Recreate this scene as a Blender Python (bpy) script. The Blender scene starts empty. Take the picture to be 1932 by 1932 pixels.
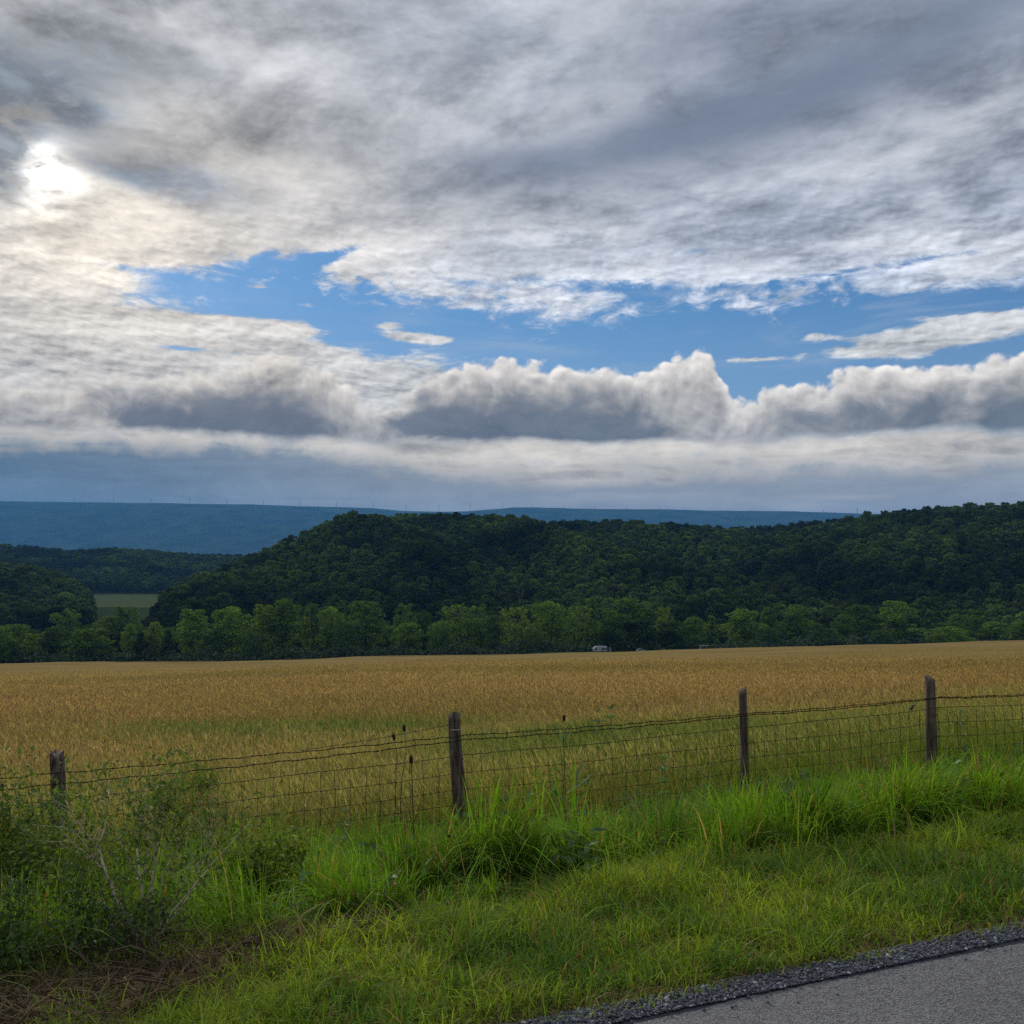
import bpy, math, random
import numpy as np
from mathutils import Vector, Matrix, Euler

random.seed(7)
RNG = np.random.default_rng(11)
R = math.radians
SC = bpy.context.scene
COL = SC.collection

# ------------------------------------------------------------------ camera
EYE = 1.65                       # metres above the road
F_PX, C_PX, HOR = 1856.0, 966.0, 1040.0      # photo measured at 1932 px
PITCH = math.atan((HOR - C_PX) / F_PX)
cam_d = bpy.data.cameras.new('camera')
cam = bpy.data.objects.new('camera', cam_d)
COL.objects.link(cam)
cam.location = (0, 0, EYE)
cam.rotation_euler = (math.pi / 2 + PITCH, 0, 0)
cam_d.sensor_width = 36
cam_d.lens = 36 * F_PX / 1932
cam_d.clip_start = 0.05
cam_d.clip_end = 60000
SC.camera = cam

def ray(px, py):
    """direction of a photo point in the world (1932 px frame)"""
    x = (px - C_PX) / F_PX
    y = -(py - C_PX) / F_PX
    c, s = math.cos(PITCH), math.sin(PITCH)
    v = Vector((x, c - s * y, s + c * y))
    return v.normalized()

def at(px, py, Y):
    d = ray(px, py)
    return Vector((0, 0, EYE)) + d * (Y / d.y)

def AE(px, py):
    d = ray(px, py)
    return math.degrees(math.atan2(d.x, d.y)), math.degrees(math.asin(d.z))

# ------------------------------------------------------------------ node helper
class X:
    """a socket one can calculate with"""
    def __init__(s, nt, o): s.nt, s.o = nt, o
    def __add__(s, b): return mth(s.nt, 'ADD', s, b)
    __radd__ = __add__
    def __sub__(s, b): return mth(s.nt, 'SUBTRACT', s, b)
    def __rsub__(s, b): return mth(s.nt, 'SUBTRACT', b, s)
    def __mul__(s, b): return mth(s.nt, 'MULTIPLY', s, b)
    __rmul__ = __mul__
    def __truediv__(s, b): return mth(s.nt, 'DIVIDE', s, b)
    def clamp(s): 
        n = s.nt.nodes.new('ShaderNodeClamp'); plug(s.nt, n.inputs[0], s); return X(s.nt, n.outputs[0])

def plug(nt, sock, v):
    if isinstance(v, X): nt.links.new(v.o, sock)
    elif isinstance(v, (tuple, list)) and sock.type == 'RGBA' and len(v) == 3: sock.default_value = (*v, 1)
    else: sock.default_value = v

def mth(nt, op, a, b=None, c=None):
    n = nt.nodes.new('ShaderNodeMath'); n.operation = op
    plug(nt, n.inputs[0], a)
    if b is not None: plug(nt, n.inputs[1], b)
    if c is not None: plug(nt, n.inputs[2], c)
    return X(nt, n.outputs[0])

def sstep(nt, v, lo, hi, a=0.0, b=1.0):
    n = nt.nodes.new('ShaderNodeMapRange'); n.interpolation_type = 'SMOOTHSTEP'
    for i, q in enumerate((v, lo, hi, a, b)): plug(nt, n.inputs[i], q)
    return X(nt, n.outputs[0])

def lin(nt, v, lo, hi, a=0.0, b=1.0):
    n = nt.nodes.new('ShaderNodeMapRange'); n.clamp = True
    for i, q in enumerate((v, lo, hi, a, b)): plug(nt, n.inputs[i], q)
    return X(nt, n.outputs[0])

def mix(nt, f, a, b, mode='MIX'):
    n = nt.nodes.new('ShaderNodeMix'); n.data_type = 'RGBA'; n.blend_type = mode
    plug(nt, n.inputs[0], f); plug(nt, n.inputs[6], a); plug(nt, n.inputs[7], b)
    return X(nt, n.outputs[2])

def xyz(nt, x, y, z=0.0):
    n = nt.nodes.new('ShaderNodeCombineXYZ')
    for i, q in enumerate((x, y, z)): plug(nt, n.inputs[i], q)
    return X(nt, n.outputs[0])

def noise(nt, vec, scale, detail=5, rough=0.55, dist=0.0, lac=2.0):
    n = nt.nodes.new('ShaderNodeTexNoise')
    if vec is not None: plug(nt, n.inputs['Vector'], vec)
    n.inputs['Scale'].default_value = scale; n.inputs['Detail'].default_value = detail
    n.inputs['Roughness'].default_value = rough; n.inputs['Distortion'].default_value = dist
    n.inputs['Lacunarity'].default_value = lac
    return X(nt, n.outputs[0])

def voro(nt, vec, scale, feature='F1', out=0):
    n = nt.nodes.new('ShaderNodeTexVoronoi'); n.feature = feature
    plug(nt, n.inputs['Vector'], vec); n.inputs['Scale'].default_value = scale
    return X(nt, n.outputs[out])

def fcurve(nt, v, pts):
    """piecewise curve through points in 0..1"""
    n = nt.nodes.new('ShaderNodeFloatCurve'); plug(nt, n.inputs['Value'], v)
    c = n.mapping.curves[0]
    n.mapping.use_clip = False
    while len(c.points) < len(pts): c.points.new(0.5, 0.5)
    for p, q in zip(c.points, pts): p.location = q
    n.mapping.update()
    return X(nt, n.outputs[0])

# ------------------------------------------------------------------ sky, sun, exposure
SUN_A, SUN_E = AE(75, 322)
w = bpy.data.worlds.new('World'); SC.world = w; w.use_nodes = True
nt = w.node_tree; nt.nodes.clear()
tc = nt.nodes.new('ShaderNodeTexCoord')
sp = nt.nodes.new('ShaderNodeSeparateXYZ'); nt.links.new(tc.outputs['Generated'], sp.inputs[0])
DX, DY, DZ = (X(nt, sp.outputs[i]) for i in range(3))
DIR = X(nt, tc.outputs['Generated'])
DEG = 180 / math.pi
AZ = mth(nt, 'ARCTAN2', DX, DY) * DEG
EL = mth(nt, 'ARCSINE', DZ) * DEG
az01 = lin(nt, AZ, -40.0, 40.0)
zc = mth(nt, 'MAXIMUM', DZ, 0.0) + 0.09
PLX, PLY = DX / zc, DY / zc
PL = xyz(nt, PLX, PLY)                                  # a flat cloud layer overhead
AEV = xyz(nt, AZ * 0.1, EL * 0.1)                       # towering clouds near the horizon

def cpts(pts):
    o = []
    for p in pts:
        a, e = AE(*p); o.append(((a + 40) / 80, e / 40))
    return o
def bound(pts): return fcurve(nt, az01, cpts(pts)) * 40.0
PXD = 32.4                                              # photo pixels per degree
def blob(px, py, rx, ry, rot=0.0, soft=1.0):
    a, e = AE(px, py); c, s = math.cos(R(rot)), math.sin(R(rot))
    u = AZ - a; v = EL - e
    uu = (u * c + v * s) * (PXD / rx); vv = (v * c - u * s) * (PXD / ry)
    q = uu * uu + vv * vv
    return mth(nt, 'EXPONENT', q * (-1.0 * soft))

# noises
n_str = noise(nt, xyz(nt, AZ * 0.05, EL * 0.35, 9.0), 2.3, 6, 0.6, 0.5)
n_big = noise(nt, PL, 0.9, 5, 0.55, 0.3)
n_mid = noise(nt, xyz(nt, PLX * 1.0 + PLY * 0.25, PLY * 0.9), 2.6, 6, 0.6, 0.25)
sdx, sdy = math.sin(R(SUN_A)), math.cos(R(SUN_A))
n_mid2 = noise(nt, xyz(nt, (PLX + 0.05 * sdx) * 1.0 + (PLY + 0.10 * sdy) * 0.25, (PLY + 0.10 * sdy) * 0.9), 2.6, 6, 0.6, 0.25)
relief = (n_mid - n_mid2)
n_fine = noise(nt, xyz(nt, PLX * 1.1, PLY * 0.8, 3.7), 7.5, 6, 0.62, 0.4)
n_cum = noise(nt, AEV, 3.2, 8, 0.60, 0.35)
n_cumL = noise(nt, xyz(nt, AZ * 0.1, EL * 0.14, 5.0), 1.7, 4, 0.5, 0.2)

sky = nt.nodes.new('ShaderNodeTexSky'); sky.sky_type = 'NISHITA'; sky.sun_disc = False
sky.sun_elevation = R(SUN_E); sky.sun_rotation = R(SUN_A)
sky.air_density = 1.0; sky.dust_density = 0.3; sky.ozone_density = 2.0
SKY_STRENGTH = 0.10
blue = mix(nt, 1.0, X(nt, sky.outputs[0]), (0.25, 0.45, 0.62), 'MULTIPLY')
blue = mix(nt, lin(nt, AZ, -32.0, 6.0, 0.85, 0.25), blue, (0.86, 2.2, 4.9))
blue = mix(nt, lin(nt, EL, 7.0, 15.0, 0.22, 0.0) + sstep(nt, n_str, 0.50, 0.75) * 0.22, blue, (4.2, 4.6, 5.2))

SKYK = 1.0 / SKY_STRENGTH        # clouds are given in display radiance, the background scales them back
def colr(r, g, b): return (r * SKYK, g * SKYK, b * SKYK)

# --- 1 high broken sheet above the blue gap
top = bound([(-400, 660), (-100, 660), (180, 640), (270, 585), (340, 560), (410, 535), (470, 515), (560, 508), (610, 530), (650, 550),
             (760, 560), (850, 570), (930, 600), (1090, 607), (1180, 588), (1300, 580), (1420, 588), (1510, 575),
             (1600, 556), (1690, 540), (1800, 532), (1932, 536), (2300, 540)])
n_edge = noise(nt, xyz(nt, AZ * 0.1, EL * 0.24, 14.0), 4.2, 7, 0.66, 0.6)
bl1 = noise(nt, xyz(nt, AZ * 0.1 + n_edge * 0.10, EL * 0.22 + n_mid * 0.12, 21.0), 6.5, 4, 0.55)
bl2 = noise(nt, xyz(nt, AZ * 0.1 + n_edge * 0.10 - 0.020, EL * 0.22 + n_mid * 0.12 + 0.040, 21.0), 6.5, 4, 0.55)
fleece = mth(nt, 'ABSOLUTE', bl1 - 0.5) * 2.0
fl_rel = bl1 - bl2
d1 = (EL - top) + (n_edge - 0.5) * 5.2 + (fleece - 0.25) * 0.9 + (n_fine - 0.5) * 2.6 + (n_mid - 0.5) * 1.2
holes = blob(655, 474, 70, 14, 18) * 2.6 + blob(760, 434, 55, 9, 0) * 2.0 + blob(330, 535, 70, 16, -4) * 1.5 + blob(500, 500, 90, 12, 5) * 1.0 \
    + blob(150, 490, 140, 7, -4) * 2.1 + blob(1300, 474, 120, 9, 3) * 2.3 + blob(1790, 482, 110, 9, 3) * 1.5 - blob(1830, 505, 200, 26, 0) * 2.8 - blob(1600, 470, 200, 40, 0) * 1.0  \
    + blob(1120, 535, 170, 22, -6) * 1.7 + blob(1560, 522, 190, 20, 2) * 2.1 + blob(930, 455, 60, 8, 3) * 3.0 + blob(1250, 400, 60, 10, 2) * 3.0
d1 = d1 - holes
c1 = sstep(nt, d1, -0.5, lin(nt, n_big, 0.38, 0.62, 0.45, 2.2))
low = lin(nt, EL, 9.0, 21.0, 1.0, 0.0)
thk = sstep(nt, d1, 0.3, 7.0)
shade1 = lin(nt, thk, 0.0, 1.0, 0.535, 0.365) + relief * 0.66 + (n_big - 0.5) * 0.40 + (n_fine - 0.5) * (low * 0.22 + 0.20)
shade1 = shade1 + (n_edge - 0.5) * (low * 0.55 + 0.12) + fl_rel * (low * 1.25 + 0.12) + (fleece - 0.25) * (low * 0.28 + 0.06)
patchy = sstep(nt, n_mid * 0.62 + n_big * 0.38 + (n_fine - 0.5) * 0.12, 0.42, 0.58)
shade1 = shade1 + (patchy - 0.45) * 0.135
shade1 = shade1 + blob(700, 170, 420, 70, 5) * 0.08 + blob(1450, 330, 300, 35, 10) * 0.10 + blob(1000, 520, 420, 60, 0) * 0.12 \
    + blob(200, 430, 330, 110, 0) * 0.13 + blob(1500, 560, 300, 30, 0) * 0.08 + blob(1700, 300, 200, 30, 20) * 0.06
dk = blob(1250, 250, 430, 48, 12) * 1.0 + blob(1600, 150, 420, 80, 16) * 0.85 + blob(1600, 10, 600, 70, 0) * 0.6 \
    + blob(960, 300, 130, 25, 0) * 0.5 + blob(1150, 150, 330, 45, 14) * 0.35
dk = (dk * (0.78 + (n_mid - 0.5) * 1.8 + (n_fine - 0.5) * 0.8)).clamp()
dg = blob(40, 165, 150, 55, -12) * 1.25 + blob(0, 235, 45, 40, 0) * 1.5 + blob(-8, 312, 44, 44, 0) * 2.2 + blob(130, 205, 60, 22, -15) * 0.9 + blob(360, 345, 120, 30, -8) * 0.75 \
    + blob(230, 330, 110, 16, -12) * 0.6 + blob(120, 90, 130, 60, 0) * 0.4 + blob(300, 130, 140, 40, 0) * 0.35 + blob(600, 260, 200, 30, 0) * 0.2
dg = (dg * (0.7 + (n_mid - 0.5) * 2.0 + (n_fine - 0.5) * 2.2 + (n_edge - 0.5) * 1.2)).clamp()
shade1 = mth(nt, 'MAXIMUM', shade1, 0.12) * (1.0 - dg * lin(nt, n_fine, 0.35, 0.65, 0.78, 0.50))
warm = (blob(120, 420, 620, 300, 0)).clamp()
tint1 = mix(nt, warm, (0.935, 0.985, 1.075), (1.14, 1.02, 0.86))
tint1 = mix(nt, (dg * 1.1).clamp(), tint1, (0.82, 0.97, 1.18))
col1 = mix(nt, 1.0, tint1, xyz(nt, shade1 * SKYK, shade1 * SKYK, shade1 * SKYK), 'MULTIPLY')
tb_ = (1.0 - patchy) * lin(nt, AZ, -14.0, 8.0, 0.12, 0.42)
col1 = mix(nt, tb_, col1, mix(nt, 1.0, col1, (0.78, 0.90, 1.12), 'MULTIPLY'))
col1 = mix(nt, dk * 0.88, col1, colr(0.140, 0.172, 0.240))
out = mix(nt, c1, blue, col1)

# --- 2 thin streaky sheet below the gap on the left, and small flecks in the gap
bot = bound([(-400, 480), (0, 520), (250, 562), (400, 580), (560, 602), (600, 628), (660, 658), (760, 674), (850, 684),
             (1000, 700), (1300, 790), (1500, 820), (1932, 830), (2300, 830)])
d2 = (bot - EL) + (n_str - 0.5) * 2.6 + (n_fine - 0.5) * 2.2 - blob(350, 660, 230, 14, -3) * 2.3 - blob(560, 640, 120, 10, -2) * 0.6 - blob(250, 690, 160, 10, -2) * 1.6
c2 = sstep(nt, d2, -0.2, 0.55)
fl = blob(785, 637, 85, 11, -2) * 1.6 + blob(735, 612, 40, 9, 0) * 1.1 + blob(1760, 636, 165, 26, 5) * 2.4 + blob(1545, 636, 36, 10, 0) * 1.0 \
    + blob(1420, 678, 60, 6, 0) * 1.1 + blob(580, 575, 34, 6, 0) * 0.9 + blob(480, 540, 50, 5, 0) * 0.8 + blob(1860, 598, 90, 6, -3) * 0.9 + blob(860, 582, 50, 6, 0) * 0.5
c3 = sstep(nt, fl + (n_fine - 0.5) * 2.2 + (n_str - 0.5) * 1.0, 0.62, 1.25)
sh2 = 0.50 + (n_str - 0.5) * 0.75 + (n_fine - 0.5) * 0.35 + fl_rel * 0.8
tint2 = mix(nt, warm, (0.97, 0.99, 1.0), (1.10, 1.0, 0.87))
col2 = mix(nt, 1.0, tint2, xyz(nt, sh2 * SKYK, sh2 * SKYK, sh2 * SKYK), 'MULTIPLY')
out = mix(nt, mth(nt, 'MAXIMUM', c2, c3), out, col2)

# --- 3 cumulus bank: bright heads, slate cores
ctp = bound([(-400, 690), (0, 694), (120, 690), (250, 695), (330, 684), (430, 668), (540, 655), (640, 690), (705, 752), (760, 738), (815, 702), (880, 680),
             (950, 670), (1060, 684), (1150, 692), (1230, 672), (1300, 652), (1352, 676), (1375, 730), (1410, 744), (1450, 730),
             (1530, 708), (1650, 676), (1800, 670), (1932, 666), (2300, 690)])
wob = noise(nt, AEV, 5.0, 4, 0.5)
AEW = xyz(nt, AZ * 0.1 + wob * 0.12, EL * 0.115 + wob * 0.10)
AEW2 = xyz(nt, AZ * 0.1 + wob * 0.12 - 0.016, EL * 0.115 + wob * 0.10 + 0.022)
vb = voro(nt, AEW, 7.0) * 0.65 + voro(nt, AEW, 17.0) * 0.3
vb2 = voro(nt, AEW2, 7.0) * 0.65 + voro(nt, AEW2, 17.0) * 0.3
bil = (n_cum - 0.5) * 1.5 + (n_cumL - 0.5) * 0.9 + (0.42 - vb) * 1.5
d3 = (ctp - EL) + bil - 0.15
ccov = sstep(nt, d3, -0.06, lin(nt, AZ, -12.0, -3.0, 1.0, 0.34))
bot3 = sstep(nt, EL + (n_cumL - 0.5) * 1.5 + (n_cum - 0.5) * 0.9, 5.9, 6.7)
n_in = noise(nt, xyz(nt, AZ * 0.1, EL * 0.16, 31.0), 4.5, 6, 0.58, 0.5)
caz = fcurve(nt, az01 + (EL - 7.6) * 0.010 + (n_cumL - 0.5) * 0.07 + (n_in - 0.5) * 0.06, [((AE(px, 770)[0] + 40) / 80, v) for px, v in ((-400, .4), (0, .42), (110, .34), (180, .55), (260, .92), (420, 1.0), (560, .86), (650, .42), (730, .34), (800, .74), (900, 1.0), (1130, .98), (1230, .62), (1320, .34), (1440, .42), (1580, .66), (1750, .84), (1932, .95), (2300, .9))])
t3 = (ctp + bil * 0.8 - EL) / mth(nt, 'MAXIMUM', ctp - 6.0, 1.2)
kc = sstep(nt, t3 + (n_in - 0.5) * 0.75 + (n_cumL - 0.5) * 0.35, 0.12, 0.70) * sstep(nt, caz + (n_cumL - 0.5) * 0.5 + (n_in - 0.5) * 0.3, 0.12, 0.88)
rim = sstep(nt, d3, 0.0, 1.9)
n_cum2 = noise(nt, xyz(nt, AZ * 0.1 - 0.022, EL * 0.1 + 0.035), 3.2, 6, 0.57, 0.35)
shc = lin(nt, rim, 0.0, 1.0, 0.68, 0.41) + (n_cum - n_cum2) * 1.2 + (vb2 - vb) * lin(nt, rim, 0.0, 1.0, 0.65, 0.25)
colc = mix(nt, 1.0, mix(nt, warm, (1.05, 0.99, 0.92), (1.12, 1.0, 0.82)), xyz(nt, shc * SKYK, shc * SKYK, shc * SKYK), 'MULTIPLY')
cdark = mix(nt, lin(nt, AZ, -20.0, 25.0), colr(0.126, 0.132, 0.148), colr(0.122, 0.135, 0.152))
cdk = 1.0 + (n_cumL - 0.5) * 0.7 + (n_in - 0.5) * 0.9
cdark = mix(nt, 1.0, cdark, xyz(nt, cdk, cdk, cdk), 'MULTIPLY')
colc = mix(nt, kc, colc, cdark)
out = mix(nt, ccov * bot3, out, colc)

# --- 4 cream lower sky and the grey-blue stratus on the horizon
c4 = 1.0 - bot3
cr = 0.51 + (n_str - 0.5) * 0.9 + (n_in - 0.5) * 0.55 + (n_cum - 0.5) * 0.25
colcr = mix(nt, 1.0, (1.09, 1.0, 0.86), xyz(nt, cr * SKYK, cr * SKYK, cr * SKYK), 'MULTIPLY')
out = mix(nt, c4, out, colcr)
stp = bound([(-400, 830), (0, 838), (300, 850), (560, 860), (700, 884), (1000, 898), (1300, 884), (1600, 892), (1932, 884), (2300, 880)])
d5 = (stp - EL) + 0.62 + (n_in - 0.5) * 1.6 + (n_str - 0.5) * 2.8 + (n_cum - 0.5) * 2.4 - blob(1180, 905, 240, 26, 0) * 0.9 - blob(1560, 940, 200, 10, 0) * 1.4
c5 = sstep(nt, d5, -0.2, 1.15)
st_l = mix(nt, sstep(nt, AZ, -30.0, 4.0), colr(0.078, 0.130, 0.185), colr(0.245, 0.258, 0.270))
sb = lin(nt, EL, 2.6, 4.6, 1.25, 1.0) + (n_str - 0.5) * 1.0 + (n_cum - 0.5) * 0.5
st_l = mix(nt, 1.0, st_l, xyz(nt, sb, sb, sb), 'MULTIPLY')
out = mix(nt, c5 * 0.94, out, st_l)

# --- 5 veiled sun
sv = nt.nodes.new('ShaderNodeVectorMath'); sv.operation = 'DOT_PRODUCT'
nt.links.new(tc.outputs['Generated'], sv.inputs[0]); sv.inputs[1].default_value = ray(75, 322)
ang = mth(nt, 'ARCCOSINE', mth(nt, 'MINIMUM', X(nt, sv.outputs['Value']), 0.99999)) * DEG
thin = ((1.0 - dg * 1.5) * (0.55 + (n_fine - 0.5) * 3.6 + (n_edge - 0.5) * 2.4)).clamp()
g1 = mth(nt, 'EXPONENT', ang * ang * (-1 / (1.25 ** 2)))
g2 = mth(nt, 'EXPONENT', ang * (-1 / 3.6))
glow = (g1 * 1.15 + blob(82, 336, 40, 13, -10) * 2.4 + blob(68, 278, 26, 10, 10) * 1.8) * thin * SKYK
glow2 = (g2 * 0.55) * (0.35 + thin * 0.65) * SKYK
out = mix(nt, 1.0, out, xyz(nt, glow, glow, glow * 0.97), 'ADD')
out = mix(nt, 1.0, out, xyz(nt, glow2, glow2 * 0.95, glow2 * 0.84), 'ADD')

# gain added to unseen overhead sky to light the ground; slightly dimmer behind
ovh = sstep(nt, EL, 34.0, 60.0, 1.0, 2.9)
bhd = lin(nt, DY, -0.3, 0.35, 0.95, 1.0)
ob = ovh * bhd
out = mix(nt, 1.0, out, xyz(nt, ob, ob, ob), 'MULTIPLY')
below = sstep(nt, EL, -4.0, -0.5)
out = mix(nt, below, colr(0.10, 0.11, 0.10), out)
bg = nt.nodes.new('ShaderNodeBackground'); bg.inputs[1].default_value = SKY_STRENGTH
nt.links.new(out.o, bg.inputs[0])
wo = nt.nodes.new('ShaderNodeOutputWorld'); nt.links.new(bg.outputs[0], wo.inputs[0])
w.cycles.sampling_method = 'MANUAL'; w.cycles.sample_map_resolution = 512

sun_d = bpy.data.lights.new('sun', 'SUN'); sun_d.energy = 2.9; sun_d.angle = R(9); sun_d.color = (1.0, 0.93, 0.80)
sun = bpy.data.objects.new('sun', sun_d); COL.objects.link(sun)
sun.rotation_euler = (-ray(75, 322)).to_track_quat('-Z', 'Y').to_euler()

SC.view_settings.view_transform = 'Standard'; SC.view_settings.look = 'None'
SC.view_settings.exposure = 0.36; SC.view_settings.gamma = 1.0
SC.view_settings.use_curve_mapping = False
SC.render.engine = 'CYCLES'
SC.cycles.use_denoising = False; SC.cycles.use_adaptive_sampling = False; SC.cycles.sample_clamp_indirect = 1.5; SC.cycles.sample_clamp_direct = 12.0
SC.cycles.max_bounces = 6; SC.cycles.diffuse_bounces = 3; SC.cycles.transmission_bounces = 3
SC.cycles.glossy_bounces = 2; SC.cycles.volume_bounces = 0; SC.cycles.transparent_max_bounces = 4
SC.cycles.caustics_reflective = False; SC.cycles.caustics_refractive = False
# ------------------------------------------------------------------ helpers
def tag(o, label=None, cat=None, group=None, kind=None):
    if label: o['label'] = label
    if cat: o['category'] = cat
    if group: o['group'] = group
    if kind: o['kind'] = kind
    return o

def empty(name, loc=(0, 0, 0), rz=0.0):
    o = bpy.data.objects.new(name, None); COL.objects.link(o)
    o.location = loc; o.rotation_euler = (0, 0, rz); o.empty_display_size = 0.2
    return o

def mesh_np(name, V, quads=None, tris=None, color=None, smooth=False, mats=()):
    """one mesh from numpy arrays; color = per-point rgb"""
    V = np.asarray(V, np.float32).reshape(-1, 3)
    lo, st, off = [], [], 0
    if quads is not None and len(quads):
        q = np.asarray(quads, np.int32).reshape(-1, 4); lo.append(q.ravel()); st.append(np.arange(len(q)) * 4); off = q.size
    if tris is not None and len(tris):
        t = np.asarray(tris, np.int32).reshape(-1, 3); lo.append(t.ravel()); st.append(np.arange(len(t)) * 3 + off)
    lo = np.concatenate(lo).astype(np.int32); st = np.concatenate(st).astype(np.int32)
    me = bpy.data.meshes.new(name)
    me.vertices.add(len(V)); me.vertices.foreach_set('co', V.ravel())
    me.loops.add(len(lo)); me.loops.foreach_set('vertex_index', lo)
    me.polygons.add(len(st)); me.polygons.foreach_set('loop_start', st)
    if smooth: me.polygons.foreach_set('use_smooth', np.ones(len(st), bool))
    me.update(calc_edges=True)
    if color is not None:
        a = me.color_attributes.new('tone', 'FLOAT_COLOR', 'POINT')
        c = np.ones((len(V), 4), np.float32); c[:, :3] = color
        a.data.foreach_set('color', c.ravel())
    for m in mats: me.materials.append(m)
    return me

def ob(name, me, parent=None):
    o = bpy.data.objects.new(name, me); COL.objects.link(o)
    if parent: o.parent = parent
    return o

class MB:
    """collects simple shapes into one mesh"""
    def __init__(s): s.v, s.f = [], []
    def add(s, vs, fs):
        k = len(s.v); s.v += [tuple(v) for v in vs]; s.f += [tuple(i + k for i in f) for f in fs]
    def box(s, c, d, rot=None):
        hx, hy, hz = d[0] / 2, d[1] / 2, d[2] / 2
        vs = [Vector((x * hx, y * hy, z * hz)) for x in (-1, 1) for y in (-1, 1) for z in (-1, 1)]
        if rot is not None: vs = [rot @ v for v in vs]
        vs = [v + Vector(c) for v in vs]
        s.add(vs, [(0, 1, 3, 2), (4, 6, 7, 5), (0, 4, 5, 1), (2, 3, 7, 6), (0, 2, 6, 4), (1, 5, 7, 3)])
    def prism(s, prof, y0, y1):
        """outline in x,z pulled along y"""
        n = len(prof)
        vs = [(x, y0, z) for x, z in prof] + [(x, y1, z) for x, z in prof]
        s.add(vs, [tuple(range(n))[::-1], tuple(range(n, 2 * n))] + [(i, (i + 1) % n, n + (i + 1) % n, n + i) for i in range(n)])
    def tube(s, pts, rad, n=6, cap=True):
        pts = [Vector(p) for p in pts]
        if not hasattr(rad, '__len__'): rad = [rad] * len(pts)
        rings = []
        up0 = Vector((0.13, 0.31, 0.94))
        for i, p in enumerate(pts):
            t = (pts[min(i + 1, len(pts) - 1)] - pts[max(i - 1, 0)])
            if t.length < 1e-9: t = Vector((0, 0, 1))
            t.normalize()
            a = t.cross(up0 if abs(t.dot(up0)) < 0.95 else Vector((1, 0, 0))).normalized(); b = t.cross(a)
            rings.append([p + (a * math.cos(k * 2 * math.pi / n) + b * math.sin(k * 2 * math.pi / n)) * rad[i] for k in range(n)])
        vs = [v for r in rings for v in r]; fs = []
        for i in range(len(pts) - 1):
            for k in range(n):
                fs.append((i * n + k, i * n + (k + 1) % n, (i + 1) * n + (k + 1) % n, (i + 1) * n + k))
        if cap: fs += [tuple(range(n))[::-1], tuple(range(len(vs) - n, len(vs)))]
        s.add(vs, fs)
    def blob(s, c, r, seg=8, rings=5, rot=None):
        vs, fs = [], []
        for i in range(rings + 1):
            th = math.pi * i / rings
            for k in range(seg):
                ph = 2 * math.pi * k / seg
                v = Vector((r[0] * math.sin(th) * math.cos(ph), r[1] * math.sin(th) * math.sin(ph), r[2] * math.cos(th)))
                if rot is not None: v = rot @ v
                vs.append(v + Vector(c))
        for i in range(rings):
            for k in range(seg):
                fs.append((i * seg + k, (i + 1) * seg + k, (i + 1) * seg + (k + 1) % seg, i * seg + (k + 1) % seg))
        s.add(vs, fs)
    def mesh(s, name, mat, smooth=False):
        me = bpy.data.meshes.new(name); me.from_pydata(s.v, [], s.f); me.update()
        if smooth: me.polygons.foreach_set('use_smooth', [True] * len(me.polygons))
        if mat: me.materials.append(mat)
        return me
    def build(s, name, mat, parent=None, smooth=False): return ob(name, s.mesh(name, mat, smooth), parent)

# value noise on the plane, several octaves
def _hash(i, j, seed):
    n = (i.astype(np.int64) * 374761393 + j.astype(np.int64) * 668265263 + seed * 69069) & 0x7fffffff
    n = ((n ^ (n >> 13)) * 1274126177) & 0x7fffffff
    n = (n ^ (n >> 16)) & 0xffff
    return n / 65535.0
def vnoise(x, y, seed=0):
    i, j = np.floor(x), np.floor(y); fx, fy = x - i, y - j
    fx, fy = fx * fx * (3 - 2 * fx), fy * fy * (3 - 2 * fy)
    a, b = _hash(i, j, seed), _hash(i + 1, j, seed); c, d = _hash(i, j + 1, seed), _hash(i + 1, j + 1, seed)
    return (a + (b - a) * fx) * (1 - fy) + (c + (d - c) * fx) * fy
def fbm(x, y, seed=0, octs=4):
    s, a, t = 0, 1.0, 0
    for o in range(octs):
        s = s + a * vnoise(x * 2 ** o + 17.3 * o, y * 2 ** o - 9.1 * o, seed + o); t += a; a *= 0.5
    return s / t
def smooth01(t): t = np.clip(t, 0, 1); return t * t * (3 - 2 * t)

# ------------------------------------------------------------------ lie of the land
ROAD_DIR = np.array([0.9415, 0.3370]); ROAD_NRM = np.array([-0.3370, 0.9415])
GRADE = 0.026
def sn(x, y): return x * ROAD_DIR[0] + y * ROAD_DIR[1], x * ROAD_NRM[0] + y * ROAD_NRM[1]
def xy_of(s, n): return s * ROAD_DIR[0] + n * ROAD_NRM[0], s * ROAD_DIR[1] + n * ROAD_NRM[1]
def road_z(s): return GRADE * 220 * np.tanh(s / 220)

PN_X = [-60, -12, -6.5, -3.4, 3.12, 3.45, 4.5, 5.2, 6.2, 7.2, 8.2, 10.0, 12.0, 16, 40]
PN_Z = [6, 1.2, 0.1, -0.02, 0.0, -0.035, -0.19, -0.34, -0.62, -0.92, -1.14, -1.45, -1.66, -2.0, -4.4]

U_OF = lambda x, y: x / np.maximum(y, 1e-3) * F_PX + C_PX
def drop(py, Y, h=0.0): return EYE + (HOR - np.asarray(py, float)) / F_PX * np.asarray(Y, float) - h

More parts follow.
